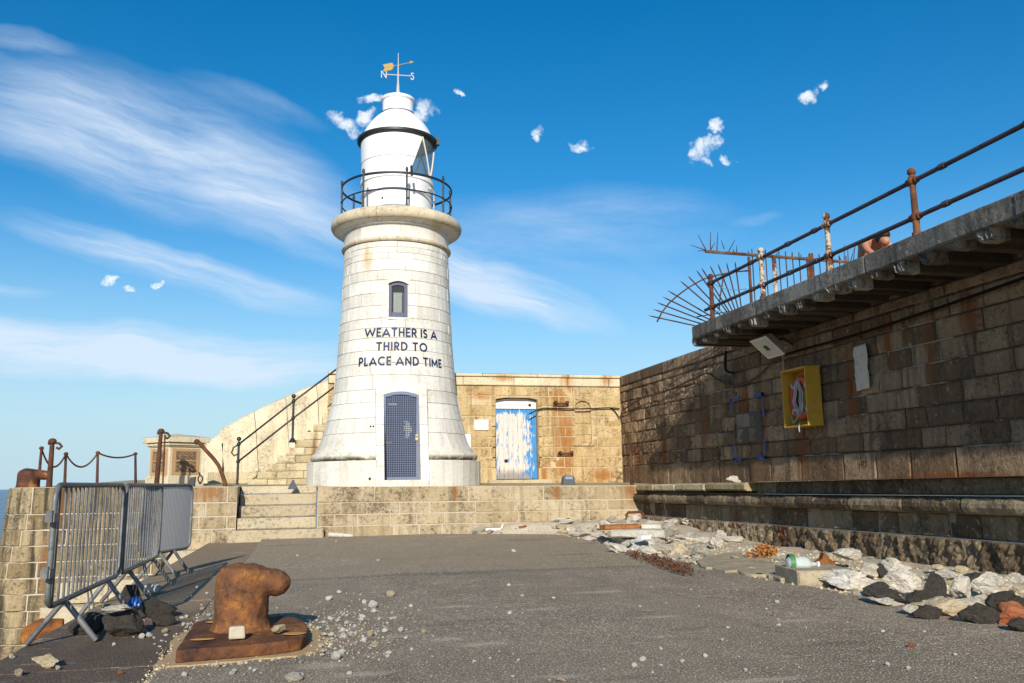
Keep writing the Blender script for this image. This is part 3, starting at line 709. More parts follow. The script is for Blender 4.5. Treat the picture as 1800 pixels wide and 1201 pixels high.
# door: blue leaf behind a square wire grille
m_navy = simple('navy_paint', (.03, .05, .12), .55, var=.35, scale=6)
m_grey = simple('grille_paint', (.155, .18, .265), .5, var=.3, scale=12)
mt, b, bs = material('scuffed_blue_door'); p = b.pos(); xs, ys_, zs = b.sep(p)
sc = b.noise(p, 9, 7, .7)
w = b.spots(p, [((2.14, 19.63, 2.35), (.16, .5, .42)), ((1.7, 19.63, 2.05), (.15, .5, .06)), ((1.8, 19.63, 2.93), (.2, .5, .05))])
fl = b.ramp(b.math('MULTIPLY', sc, b.math('MULTIPLY_ADD', w, 1.1, .45)), .52, .6)
b.put(bs.inputs['Base Color'], b.mix(b.mix((.018, .035, .075), (.05, .075, .13), sc), (.5, .52, .54), fl)); bs.inputs['Roughness'].default_value = .6
YD = 19.62
ld = MB(); ld.prism([(DX0-.03, 1.2), (DX1+.03, 1.2)]+[(x_, z_+.02) for x_, z_ in reversed(arch(DX0-.03, DX1+.03, 3.14, .08))], 'y', YD, YD+.06)
door = ld.build('door', mt, lh); door['label'] = 'blue arched door behind a wire grille'
q = MB()
for i in range(1, 16):
    x = DX0+(DX1-DX0)*i/16; zt_ = 3.13+.075*(1-(2*i/16-1)**2); q.tube([(x, YD-.06, 1.24), (x, YD-.06, zt_)], .008, 5)
for i in range(1, 38):
    z = 1.23+1.92*i/38; q.tube([(DX0+.02, YD-.066, z), (DX1-.02, YD-.066, z)], .008, 5)
q.build('grille', m_grey, door)
q = MB()
for x in (DX0+.025, DX1-.025): q.box(x-.024, x+.024, YD-.085, YD-.02, 1.216, 3.14)
q.box(DX0, DX1, YD-.083, YD-.02, 1.216, 1.28)
ar = arch(DX0, DX1, 3.14, .08); q.prism(ar+[(x_, z_-.07) for x_, z_ in reversed(ar)], 'y', YD-.084, YD-.03)
q.build('door_frame', m_grey, door)
q = MB(); q.box(2.31, 2.37, YD-.12, YD-.08, 2.1, 2.24); q.ball((2.33, YD-.13, 2.2), .025); q.build('handle', simple('brass', (.5, .42, .25), .4, .8), door)
# window
q = MB(); WX0, WX1, WY = 1.70, 2.14, 19.86
top = arch(WX0-.03, WX1+.03, 5.78, .085)
q.prism(top+[(WX1+.03, 5.92), (WX0-.03, 5.92)], 'y', 19.745, 20.1)
q.box(WX0-.05, WX0, 19.78, 20.1, 4.96, 5.91); q.box(WX1, WX1+.05, 19.78, 20.1, 4.96, 5.91); q.box(WX0-.02, WX1+.02, 19.71, 20.1, 4.93, 4.985)
q.build('window_surround', m_tower, lh)
q = MB()
q.box(WX0+.002, WX0+.075, WY-.05, WY, 4.99, 5.8); q.box(WX1-.075, WX1-.002, WY-.05, WY, 4.99, 5.8); q.box(WX0+.075, WX1-.075, WY-.045, WY, 4.99, 5.12)
ar = arch(WX0, WX1, 5.78, .08); q.prism(ar+[(x_, z_-.085) for x_, z_ in reversed(ar)], 'y', WY-.051, WY)
win = q.build('window', simple('purple_grey_paint', (.075, .075, .14), .5, var=.5, scale=8), lh, bevel=.006)
mt, b, bs = material('window_glass'); bs.inputs['Base Color'].default_value = (.10, .12, .11, 1); bs.inputs['Roughness'].default_value = .06; bs.inputs['Alpha'].default_value = .25
q = MB(); q.box(WX0+.07, WX1-.07, WY-.022, WY-.016, 5.1, 5.76); q.build('pane', mt, win)
q = MB(); 
for i in range(12): x = WX0+.12+.2*i/12; q.add([(x, WY+.06+.02*(i % 2), 5.0), (x+.2/12, WY+.06+.02*((i+1) % 2), 5.0), (x+.2/12, WY+.06+.02*((i+1) % 2), 5.62), (x, WY+.06+.02*(i % 2), 5.62)], [(0, 1, 2, 3)])
q.build('curtain', simple('net_curtain', (.80, .82, .76), .9), win)
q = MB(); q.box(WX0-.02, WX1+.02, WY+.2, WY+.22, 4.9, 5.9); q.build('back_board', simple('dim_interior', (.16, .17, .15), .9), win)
# neck mouldings and gallery
def ring_blocks(prof, n, mat, name, off=0.):
    q = MB()
    for i in range(n):
        a0 = off+2*math.pi*i/n+.0035; a1 = off+2*math.pi*(i+1)/n-.0035
        q.lathe(prof, (AX, AY), 8, a0, a1, random.random())
        for a in (a0, a1): q.add([(AX+r*math.sin(a), AY-r*math.cos(a), z) for r, z in prof], [list(range(len(prof)))], .3)
    return q.build(name, mat, lh, smooth=40)
ring_blocks([(1.1, 7.10), (1.345, 7.11), (1.372, 7.14), (1.372, 7.185), (1.345, 7.205), (1.315, 7.21), (1.1, 7.21)], 9, m_gal, 'string_course', .3)
ring_blocks([(1.1, 7.212), (1.312, 7.212), (1.312, 7.5), (1.33, 7.53), (1.1, 7.53)], 8, m_tower, 'neck', -.02)
ring_blocks([(1.1, 7.532), (1.36, 7.532), (1.40, 7.56), (1.40, 7.60), (1.43, 7.62), (1.50, 7.70), (1.56, 7.73), (1.1, 7.73)], 8, m_tower, 'corbel', .35)
ring_blocks([(.8, 7.732), (1.55, 7.732), (1.605, 7.76), (1.64, 7.82), (1.645, 7.89), (1.62, 7.96), (1.56, 8.02), (1.48, 8.05), (1.1, 8.06), (.8, 8.062)], 7, m_gal, 'gallery', .5)
q = MB(); q.lathe([(1.28, 7.11), (1.28, 7.9)], (AX, AY), 48); q.lathe([(.95, 2.), (.95, 7.9)], (AX, AY), 32); q.build('core', mortar_tower, lh)
# gallery railing
m_rail = simple('black_rail_paint', (.018, .018, .02), .45, var=.5, scale=12, bump=.4)
gr = MB(); GC = (AX, AY)
def ringpts(r, z, n=64): return [(AX+r*math.sin(2*math.pi*i/n), AY-r*math.cos(2*math.pi*i/n), z) for i in range(n+1)]
gr.tube(ringpts(1.395, 8.83), .021, 8, cap=False); gr.tube(ringpts(1.395, 8.47), .017, 8, cap=False)
rl = gr.build('gallery_railing', m_rail, lh, smooth=True)
for i in range(8):
    a = R(-86+45*i); x, y = AX+1.395*math.sin(a), AY-1.395*math.cos(a)
    q = MB(); q.tube([(x, y, 8.04), (x, y, 8.87)], .024, 8); q.ball((x, y, 8.88), .036, 8, 6); q.ball((x, y, 8.47), .034, 8, 6); q.tube([(x, y, 8.03), (x, y, 8.07)], .05, 8); q.tube([(x, y, 8.07), (x, y, 8.16)], [.032, .026], 8)
    if i == 2: q.tube([(x+.12, y+.02, 8.78), (x+.12, y, 8.86), (x+.1, y, 8.93)], .03, 6)
    q.build('post', m_rail, rl, smooth=50)
# lantern room
m_lant = simple('lantern_white', (.86, .84, .80), .45, var=.08, scale=3, bump=.15)
q = MB(); q.lathe([(.88, 8.04), (.885, 8.2), (.905, 8.2), (.905, 8.24), (.885, 8.245), (.895, 8.62), (.912, 8.625), (.912, 8.65), (.895, 8.655), (.905, 8.88), (.935, 8.885), (.935, 8.935), (.90, 8.94), (.86, 8.94), (.86, 8.04)], (AX, AY), 72)
lr = q.build('lantern_room', m_lant, lh, smooth=35)
for a, z in ((-29, 8.43), (12, 8.44)):
    q = MB(); w = R(a); q.tube([(AX+.86*math.sin(w), AY-.86*math.cos(w), z), (AX+.905*math.sin(w), AY-.905*math.cos(w), z)], .026, 8)
    q.build('vent_hole', m_rustdk, lr)
q = MB(); w = R(62)
pts = [(AX+r*math.sin(R(a)), AY-r*math.cos(R(a)), z) for r, a, z in ((.93, 52, 8.8), (.98, 56, 8.78), (.98, 66, 8.74), (.97, 68, 8.5), (.96, 68, 8.1))]
q.tube(pts, .02, 6); q.build('drain_pipe', simple('stained_white', (.6, .5, .36), .6, var=.5), lr, smooth=True)
def gl(z, bot, top): return R(bot+(top-bot)*(z-8.94)/(9.93-8.94))
NZ, NA = 8, 60
def rl_(z): return .905+(z-8.94)*.035
q = MB()
vs = []
for j in range(NZ+1):
    z = 8.94+.99*j/NZ; a0, a1 = gl(z, 168, 150), R(360)+gl(z, 13.5, 36)
    for i in range(NA+1):
        a = a0+(a1-a0)*i/NA; r = rl_(z); vs.append((AX+r*math.sin(a), AY-r*math.cos(a), z))
vs2 = []
for j in range(NZ+1):
    z = 8.94+.99*j/NZ; a0, a1 = gl(z, 168, 150), R(360)+gl(z, 13.5, 36)
    for i in range(NA+1):
        a = a0+(a1-a0)*i/NA; r = rl_(z)-.03; vs2.append((AX+r*math.sin(a), AY-r*math.cos(a), z))
n = NA+1; K = len(vs)
fs = [(j*n+i, j*n+i+1, (j+1)*n+i+1, (j+1)*n+i) for j in range(NZ) for i in range(NA)]
fs2 = [tuple(K+t for t in f[::-1]) for f in fs]
edge = [((j+1)*n+i0, j*n+i0, K+j*n+i0, K+(j+1)*n+i0) for j in range(NZ) for i0 in (0, NA)]
q.add(vs+vs2, fs+fs2+edge)
for zz in (9.36,):
    q.lathe([(rl_(zz)-.002, zz-.006), (rl_(zz)+.006, zz-.004), (rl_(zz)+.006, zz+.004), (rl_(zz)-.002, zz+.006)], (AX, AY), 60, R(170), R(378))
q.build('wall_panel', m_lant, lr, smooth=35)
mt, b, bs = material('lantern_glass'); bs.inputs['Base Color'].default_value = (.22, .27, .29, 1); bs.inputs['Roughness'].default_value = .04; bs.inputs['Alpha'].default_value = .38
q = MB()
vs = []
for j in range(NZ+1):
    z = 8.94+.99*j/NZ; a0, a1 = gl(z, 13.5, 36), gl(z, 168, 150)
    for i in range(31): a = a0+(a1-a0)*i/30; r = rl_(z)-.012; vs.append((AX+r*math.sin(a), AY-r*math.cos(a), z))
q.add(vs, [(j*31+i, j*31+i+1, (j+1)*31+i+1, (j+1)*31+i) for j in range(NZ) for i in range(30)])
q.build('lantern_glass', mt, lr, smooth=True)
def lpt(a, z, d=0): r = rl_(z)+d; return (AX+r*math.sin(R(a)), AY-r*math.cos(R(a)), z)
def strip(a0, z0, a1, z1, rad):
    return [lpt(a0+(a1-a0)*t/8, z0+(z1-z0)*t/8) for t in range(9)]
q = MB()
q.tube(strip(36, 9.93, 60, 8.94, 0), .022, 6); q.tube(strip(84, 9.93, 60, 8.94, 0), .022, 6); q.tube(strip(84, 9.93, 108, 8.94, 0), .022, 6); q.tube(strip(132, 9.93, 108, 8.94, 0), .022, 6); q.tube(strip(132, 9.93, 160, 8.94, 0), .022, 6)
q.tube(strip(36, 9.93, 13.5, 8.94, 0), .02, 6)
q.build('glazing_bar', simple('cream_bar', (.66, .60, .48), .5), lr, smooth=True)
q = MB(); q.lathe([(.0, 8.95), (.3, 8.95), (.3, 9.1), (.12, 9.12), (.12, 9.3), (.26, 9.35), (.30, 9.5), (.26, 9.65), (.12, 9.72), (0, 9.75)], (AX+.1, AY), 24)
q.lathe([(0, 8.93), (.86, 8.93)], (AX, AY), 40)
q.build('lamp_lens', simple('lens_grey', (.28, .31, .32), .15, var=.3), lr, smooth=35)
for z_, r_, a0_, a1_ in ((8.225, .907, 0, 360), (8.64, .914, 0, 360), (9.36, .924, 170, 385)):
    q = MB(); q.tube([(AX+r_*math.sin(R(a0_+(a1_-a0_)*i/60)), AY-r_*math.cos(R(a0_+(a1_-a0_)*i/60)), z_) for i in range(61)], .0055, 5, cap=False); q.build('plate_seam', simple('grey_seam', (.16, .15, .13), .8), lr, smooth=True)
# roof
q = MB(); q.lathe([(.90, 9.93), (1.00, 9.955), (1.03, 9.975), (1.035, 10.035), (1.0, 10.05), (.94, 10.045), (.93, 9.99), (.9, 9.99)], (AX, AY), 72); 
q.box(AX+.92, AX+1.05, AY-.34, AY-.22, 9.93, 10.1)
q.build('gutter', m_rail, lh, smooth=35)
m_dome = simple('dome_white', (.88, .87, .84), .4, var=.06, scale=3, bump=.1)
q = MB(); q.lathe([(.93, 10.03), (.925, 10.08), (.88, 10.2), (.81, 10.34), (.72, 10.47), (.61, 10.60), (.50, 10.70), (.405, 10.76)], (AX, AY), 64); q.build('dome', m_dome, lh, smooth=True)
q = MB(); q.lathe([(.415, 10.74), (.43, 10.76), (.43, 10.79), (.40, 10.80), (.395, 10.81), (.40, 11.10), (.425, 11.12), (.44, 11.14), (.44, 11.19), (.42, 11.2), (.30, 11.25), (.14, 11.29), (.06, 11.30)], (AX, AY), 48)
vt = q.build('vent_cowl', m_dome, lh, smooth=30)
q = MB(); q.tube([(AX+.432*math.sin(2*math.pi*i/40), AY-.432*math.cos(2*math.pi*i/40), 10.775) for i in range(41)], .012, 6, cap=False); q.build('band', m_rail, vt, smooth=True)
# weathervane
m_vw = simple('vane_white', (.5, .46, .43), .5, var=.3); m_gold = simple('gilded_vane', (.62, .40, .12), .45, .3, var=.3, scale=8)
q = MB(); q.tube([(AX, AY, 11.28), (AX, AY, 11.42), (AX, AY, 11.62), (AX, AY, 11.9), (AX, AY, 12.36)], [.07, .045, .026, .017, .008], 8)
q.tube([(AX-.33, AY+.02, 11.74), (AX+.33, AY-.02, 11.74)], .011, 6)
wv = q.build('weathervane', m_vw, lh, smooth=40)
def text_mesh(body, size, bold=.0, ext=0., spacing=1.):
    cu = bpy.data.curves.new('lettering', 'FONT'); cu.body = body; cu.size = size; cu.offset = bold; cu.extrude = ext; cu.align_x = 'CENTER'; cu.space_character = spacing; cu.resolution_u = 3
    o = bpy.data.objects.new('lettering', cu); COL.objects.link(o); bpy.context.view_layer.update()
    me = bpy.data.meshes.new_from_object(o.evaluated_get(bpy.context.evaluated_depsgraph_get()))
    bpy.data.objects.remove(o); bpy.data.curves.remove(cu); return me
for ch, xx, yy in (('N', -.37, .022), ('S', .37, -.022)):
    me = text_mesh(ch, .23, .0, .006)
    q = MB(); q.add([(AX+xx+v.co.x, AY+yy-v.co.z, 11.67+v.co.y) for v in me.vertices], [list(p.vertices) for p in me.polygons]); q.build('compass_letter', m_vw, wv)
q = MB(); dv = Vector((.83, -.56, 0)); cz = Vector((AX, AY, 12.02))
q.tube([cz-dv*.40, cz+dv*.40], .010, 6); q.tube([cz+dv*.36, cz+dv*.46], [.045, .002], 6)
up = Vector((0, 0, 1))
def flat(pts, th=.006):
    nn = dv.cross(up)*th; n = len(pts)
    q.add([p+nn for p in pts]+[p-nn for p in pts], [list(range(n)), list(range(n, 2*n))[::-1]]+[(i, (i+1) % n, n+(i+1) % n, n+i) for i in range(n)])
flat([cz-dv*.12+up*.0, cz-dv*.18+up*.10, cz-dv*.46+up*.10, cz-dv*.40, cz-dv*.46-up*.10, cz-dv*.18-up*.10])
q.build('arrow', m_gold, wv)
# lettering painted on the tower
m_ink = simple('navy_lettering', (.005, .017, .075), .6, var=.3, scale=10)
def arcp(cx, cy, rx, ry, a0, a1, n=10): return [(cx+rx*math.cos(R(a0+(a1-a0)*i/n)), cy+ry*math.sin(R(a0+(a1-a0)*i/n))) for i in range(n+1)]
GLYPH = {
 'W': (1.3, [[(.04, 1), (.33, .13), (.65, .87), (.97, .13), (1.26, 1)]]), 'E': (.52, [[(.52, .925), (.075, .925), (.075, .075), (.52, .075)], [(.08, .51), (.46, .51)]]),
 'A': (.86, [[(.02, 0), (.43, .87), (.84, 0)], [(.15, .27), (.71, .27)]]), 'T': (.66, [[(0, .925), (.66, .925)], [(.33, .9), (.33, 0)]]),
 'H': (.64, [[(.075, 0), (.075, 1)], [(.565, 0), (.565, 1)], [(.08, .5), (.56, .5)]]), 'I': (.15, [[(.075, 0), (.075, 1)]]),
 'R': (.58, [[(.075, 0), (.075, 1)], [(.08, .925), (.28, .925)]+arcp(.28, .695, .22, .23, 80, -80)+[(.28, .465), (.08, .465)], [(.27, .46), (.54, 0)]]),
 'P': (.56, [[(.075, 0), (.075, 1)], [(.08, .925), (.28, .925)]+arcp(.28, .685, .23, .24, 80, -80)+[(.28, .445), (.08, .445)]]),
 'S': (.54, [arcp(.27, .715, .19, .21, 25, 250, 10)+arcp(.27, .285, .2, .21, 85, -160, 12)]),
 'O': (.96, [arcp(.48, .5, .41, .43, 90, 450, 32)]), 'C': (.80, [arcp(.48, .5, .41, .43, 48, 312, 24)]),
 'D': (.72, [[(.075, .075), (.075, .925), (.28, .925)]+arcp(.28, .5, .365, .425, 85, -85, 14)+[(.28, .075), (.0, .075)]]),
 'L': (.48, [[(.075, 1), (.075, .075), (.48, .075)]]), 'N': (.7, [[(.075, 0), (.075, .93), (.625, .07), (.625, 1)]]),
 'M': (.88, [[(.075, 0), (.075, .90), (.44, .24), (.805, .90), (.805, 0)]]), ' ': (.20, [])}
def ribbon(pts, w):
    closed = (Vector(pts[0])-Vector(pts[-1])).length < 1e-4
    pts = [Vector(p) for p in pts]; n = len(pts); out = []
    for i, p in enumerate(pts):
        d0 = (pts[i]-pts[i-1 if i else (n-2 if closed else 0)]) if (i or closed) else (pts[1]-pts[0])
        d1 = (pts[(i+1) if i < n-1 else (1 if closed else i)]-pts[i]) if (i < n-1 or closed) else d0
        d0 = d0.normalized(); d1 = d1.normalized(); n0 = Vector((-d0.y, d0.x)); n1 = Vector((-d1.y, d1.x))
        mm = (n0+n1); mm = mm/max(1e-3, mm.length); k = min(1.6, 1/max(.2, mm.dot(n0)))
        out.append((p+mm*w/2*k, p-mm*w/2*k))
    return out
CAP = .205
for body, zc, wid in (('WEATHER IS A', 4.625, 1.68), ('THIRD TO', 4.29, 1.18), ('PLACE AND TIME', 3.945, 1.93)):
    gw = sum(GLYPH[c][0] for c in body)*CAP; rr = Rz(zc); arcw = 2*rr*math.asin(wid/2/rr); gap_ = (arcw-gw)/(len(body)-1)
    q = MB(); u = -arcw/2; lay = 0
    for c in body+' ':
        if c == ' ' and q.v: q.build('lettering', m_ink, lh); q = MB()
        for st_ in GLYPH[c][1]:
            lay += 1; off_ = .0095+.0006*(lay % 4)
            # long strokes in short steps, so that they follow the curve of the tower
            fine = [st_[0]]
            for a_, b_ in zip(st_, st_[1:]):
                ns = max(1, int(math.hypot(b_[0]-a_[0], b_[1]-a_[1])/.26))
                fine += [(a_[0]+(b_[0]-a_[0])*t/ns, a_[1]+(b_[1]-a_[1])*t/ns) for t in range(1, ns+1)]
            rb = ribbon(fine, .188); vs = []
            for pr2 in rb:
                for v in pr2:
                    z = zc+(v.y-.5)*CAP; r = Rz(z)+off_; a = .012+(u+v.x*CAP)/rr; vs.append((AX+r*math.sin(a), AY-r*math.cos(a), z))
            q.add(vs, [(2*i, 2*i+1, 2*i+3, 2*i+2) for i in range(len(rb)-1)])
        u += GLYPH[c][0]*CAP+gap_
# small vent holes in the stone
q = MB()
for x, y, z, r_ in ((1.30, AY-math.sqrt(Rz(2.42)**2-.49), 2.42, .022), (1.36, AY-math.sqrt(Rz(2.42)**2-.41), 2.42, .022), (1.27, AY-math.sqrt(2.09**2-.533), 1.25, .03)):
    q = MB(); q.ball((x, y, z), r_, 8, 6); q.build('vent_hole', m_black, lh)
t = tag(MB(), None) if False else None
# heights of the tower head, measured course by course
LV = [(0, 0), (6.42, 6.42), (7.10, 6.86), (7.21, 6.97), (7.53, 7.28), (7.73, 7.37), (8.06, 7.70), (8.47, 8.12), (8.83, 8.53), (8.94, 8.75), (9.93, 9.76), (9.97, 9.80), (10.06, 9.89), (10.775, 10.62), (11.19, 11.04), (11.30, 11.15), (11.6, 11.52), (11.74, 11.74), (20, 20)]
def lv(z):
    for (a, za), (c, zc) in zip(LV, LV[1:]):
        if z <= c: return za+(zc-za)*(z-a)/(c-a)
for o in lh.children_recursive:
    for v in o.data.vertices: v.co.z = lv(v.co.z+1.1)-1.1
q = MB(); q.box(3.63, 3.78, 20.55, 20.75, 1.94, 2.3); tag(q.build('utility_box', m_white, bevel=.01), 'small white box standing on the right of the lighthouse ring moulding', 'box')

# ------------------------------------------------------------------ staircase, parapet
st = thing('staircase', (0, 22.3, 1.1), 'steep stone staircase with black handrail climbing behind the left side of the lighthouse', 'staircase')
m_stair = stone('stair_block_stone', (.58, .47, .28), (.72, .62, .43), dark=(.13, .10, .05), blockvar=.4, speck=.5, grime=.3, streak=.2, bump=.9, bdist=.02,
   rust=[((.1, 22, 1.9), (.15, .5, .9)), ((-.45, 22, 2.2), (.2, .5, .4))], rustcol=(.2, .08, .03))
q = MB(); rng = random.Random(61)
SX, SZ, RISE, RUN = -1.48, 1.10, .192, .218
for k in range(15):
    x0 = SX+RUN*k; z0 = SZ+RISE*k; z1 = z0+RISE
    # nosing stone with a splayed end, then ordinary blocks
    u = x0
    first = True
    while u < 2.0:
        ln = .46 if first else rng.uniform(.35, .7)
        hh = (z1-.005)
        block(q, planeY(22.0), u+.004, min(2.0, u+ln)-.004, z0+.003, hh, .03 if first else rng.uniform(-.01, .005), .01, .1, rng, edge=.02 if not first else .04, er=.014, back=1.8 if first else .3, freq=4)
        u += ln; first = False
q.box(-1.2, 2., 22.05, 23.1, 1.0, 1.2)
q.build('steps', m_stair, st)
m_par = stone('smooth_parapet_stone', (.66, .56, .38), (.76, .69, .52), dark=(.2, .15, .08), blockvar=.16, speck=.5, grime=.45, streak=.3, bump=.6)
hp = [(-1.72, 1.12), (-.45, 2.33)]
q = MB()
for x0, z0, z1 in ((-1.72, 1.10, 2.27), (-.45, 2.2, 3.33)):
    q.tube([(x0, 21.96, z0), (x0, 21.96, z1-.06)], .028, 8); q.ball((x0, 21.96, z1), .055, 10, 8); q.ball((x0, 21.96, z1-.13), .05, 8, 6); q.ball((x0, 21.96, z1-.55), .05, 8, 6); q.tube([(x0, 21.96, z0-.02), (x0, 21.96, z0+.09)], [.10, .04], 8)
q.build('handrail_post', m_rail, st, smooth=50)
sl_ = (3.22-2.16)/1.27
q = MB()
for dz in (0, -.42):
    q.tube([(-1.72, 21.96, 2.14+dz), (-.45, 21.96, 3.2+dz), (1.6, 21.96, 3.2+dz+2.05*.80)], .022, 8)
q.tube([(-1.72, 21.96, 2.14), (-1.84, 21.96, 2.06), (-1.88, 21.96, 1.94), (-1.82, 21.96, 1.86), (-1.74, 21.96, 1.9)], .02, 6)
q.build('handrail', m_rail, st, smooth=True)
pp = thing('stair_parapet', (-1, 23.9, 1.1), 'smooth pale sloping parapet wall rising behind the stone staircase', 'parapet')
topc = [(-2.98, 2.06), (-2.74, 2.25), (-2.25, 2.62), (-1.75, 2.93), (-1.17, 3.24), (-.59, 3.52), (.01, 3.80), (.59, 4.02), (1.6, 4.3), (2.2, 4.4)]
def tz(x):
    for (a, za), (c, zc) in zip(topc, topc[1:]):
        if x <= c: return za+(zc-za)*(x-a)/(c-a)
    return topc[-1][1]
segs = [-2.98, -2.25, -1.4, -.6, .2, 1.1, 2.2]
q = MB()
for a, c in zip(segs, segs[1:]):
    nst = 8; rnd = random.random(); sk_ = .22
    prof_ = [(0., 0.), (0., .75), (.02, .9), (.07, .97), (.16, 1.0), (.42, 1.0), (.5, .95), (.52, .0)]
    vs = []
    for i in range(nst+1):
        x = a+.006+(c-a-.012)*i/nst
        for (dy, fr) in prof_:
            h_ = tz(x)-1.05; xx = x-(sk_*(1-fr) if False else 0)
            z = 1.05+(h_-.35)*min(1, fr/.75) if fr <= .75 else 1.05+h_-.35*(1-fr)/.25
            vs.append((xx+sk_*(.5-fr)*(1 if -2.9 < a else 0), 23.75+dy, z))
    n = len(prof_)
    q.add(vs, [(i*n+j, (i+1)*n+j, (i+1)*n+j+1, i*n+j+1) for i in range(nst) for j in range(n-1)]+[list(range(n)), [nst*n+j for j in range(n)][::-1]], rnd)
q.build('coping', m_par, pp, smooth=40)
q = MB(); masonry(q, planeY(23.65), -2.6, -1.3, [(1.05, 1.3, .6, .004), (1.3, 1.5, .5, .004)], 8, gap=.01); q.box(-2.58, -1.3, 23.66, 23.8, 1.0, 1.49); q.build('kerb_course', [m_stair, mortar_pale], pp)
# ------------------------------------------------------------------ pedestal with plaques
pc = P(299, 850, Y=20.2); pc = Vector((pc.x, 20.2+.62, 1.1))
pd = thing('pedestal', (pc.x, pc.y, 1.1), 'square pale stone pedestal with brown plaques and moulded cap near the sloping parapet', 'pedestal')
ca_, sa_ = math.cos(R(40)), math.sin(R(40))
def rot(x, y, z): return (pc.x+x*ca_-y*sa_, pc.y+x*sa_+y*ca_, z)
def rbox(q, hx, hy, z0, z1, rnd=.5, cx=0, cy=0):
    q.hexa([rot(cx-hx, cy-hy, z0), rot(cx+hx, cy-hy, z0), rot(cx+hx, cy+hy, z0), rot(cx-hx, cy+hy, z0), rot(cx-hx, cy-hy, z1), rot(cx+hx, cy-hy, z1), rot(cx+hx, cy+hy, z1), rot(cx-hx, cy+hy, z1)], rnd)
HW = .40
q = MB(); rbox(q, HW, HW, 1.38, 2.02, .5); q.build('body', m_par, pd, bevel=.01)
q = MB(); rbox(q, HW+.05, HW+.05, 1.0, 1.385, .7); q.build('base', m_par, pd, bevel=.01)
q = MB(); rbox(q, HW+.035, HW+.035, 2.02, 2.05, .5); rbox(q, HW+.07, HW+.07, 2.05, 2.095, .5); rbox(q, HW+.045, HW+.045, 2.095, 2.115, .5); rbox(q, HW+.12, HW+.12, 2.115, 2.24, .6)
a_ = [rot(sx*(HW+.12), sy*(HW+.12), 2.241) for sx, sy in ((-1, -1), (1, -1), (1, 1), (-1, 1))]; q.add(a_+[rot(0, 0, 2.33)], [(0, 1, 4), (1, 2, 4), (2, 3, 4), (3, 0, 4)])
q.build('cap', m_par, pd, bevel=.008)
m_plq = simple('sandstone_plaque', (.46, .28, .14), .85, var=.3, scale=6, bump=.5)
mt, b, bs = material('eroded_inscription'); o_ = b.obj()
ln = b.noise(b.mul3(o_, (5, 5, 22)), 3, 5, .75)
b.put(bs.inputs['Base Color'], b.mix((.10, .065, .04), (.42, .26, .14), b.ramp(ln, .45, .6))); b.put(bs.inputs['Normal'], b.bump(ln, .8, .02)); bs.inputs['Roughness'].default_value = .9
for face in (0, 1):
    q = MB(); q2 = MB()
    def fp(u, z, d): return rot(-HW-d, -u, z) if face == 0 else rot(u, -HW-d, z)
    def panel(q, u0, u1, z0, z1, d):
        vs = [fp(u0, z0, d), fp(u1, z0, d), fp(u1, z1, d), fp(u0, z1, d)]+[fp(u0, z0, -.02), fp(u1, z0, -.02), fp(u1, z1, -.02), fp(u0, z1, -.02)]
        q.add(vs, [(0, 1, 2, 3), (4, 7, 6, 5), (0, 4, 5, 1), (1, 5, 6, 2), (2, 6, 7, 3), (3, 7, 4, 0)])
    panel(q, -.34, .34, 1.40, 1.98, .012)
    pl0 = q.build('plaque', m_plq, pd)
    panel(q2, -.25, .25, 1.46, 1.70, .018); panel(q2, -.25, .25, 1.73, 1.92, .017)
    q2.build('inscription', mt, pl0)

# ------------------------------------------------------------------ chain fence and iron posts at the seaward side
def catenary(a, c, sag, n=24):
    a, c = Vector(a), Vector(c)
    return [a.lerp(c, i/n)-Vector((0, 0, sag*(1-(2*i/n-1)**2))) for i in range(n+1)]
def chain(q, pts, r=.016):
    for i in range(len(pts)-1):
        a, c = pts[i], pts[i+1]; m_ = (a+c)/2
        q.tube([a, m_, c], [r*.55, r*1.15, r*.55], 6)
cf = thing('chain_fence', tuple(P(150, 855, Y=21.2).to_tuple()[:2])+(1.1,), 'row of thin rusty posts joined by drooping chains on the seaward edge', 'fence')
tops = [P(73, 788, Y=19.6), P(116, 798, Y=20.4), P(172, 796, Y=21.2), P(238, 798, Y=22.)]
foot = [P(67, 856, Y=19.6), P(114, 852, Y=20.4), P(171, 852, Y=21.2), P(239, 852, Y=22.)]
for t_, f_ in zip(tops, foot):
    q = MB(); f_ = f_.copy(); f_.z = 1.06
    q.tube([f_, t_], [.034, .026], 8); q.ball(t_, .05, 10, 6, (1, 1, .8)); q.tube([f_-Vector((0, 0, .02)), f_+Vector((0, 0, .08))], [.08, .04], 8)
    q.build('post', m_rustdk, cf, smooth=50)
q = MB()
for i, sg in ((0, .42), (1, .30), (2, .10)):
    c_ = catenary(tops[i], tops[i+1], sg if i else .33, 40); chain(q, c_, .02)
q.build('chain', m_rustdk, cf, smooth=True)
def ironpost(name, top, ft, label, r=.04, hook=1, cat='post'):
    t = thing(name, (ft.x, ft.y, 1.08), label, cat); q = MB(); ft = Vector((ft.x, ft.y, 1.06))
    q.tube([ft, ft.lerp(top, .5), top], [r*1.2, r, r*.85], 8); q.ball(top+Vector((0, 0, .02)), r*1.6, 10, 8, (1, 1, .8))
    q.build('shaft', m_rustdk, t, smooth=60)
    q = MB(); q.tube([top+Vector((-.15*hook*.5, 0, -.03)), top+Vector((0, 0, .0)), top+Vector((.13, 0, -.02)), top+Vector((.18, 0, -.08)), top+Vector((.13, 0, -.13)), top+Vector((.08, 0, -.1))], .028, 6)
    q.build('hook', m_rustdk, t, smooth=True); return t
ironpost('mooring_post', P(92, 778, Y=18.95), P(86, 857, Y=18.95), 'thick leaning rusty post with hooked head beside the far bollard', .052)
tp = P(283, 760, Y=19.1)
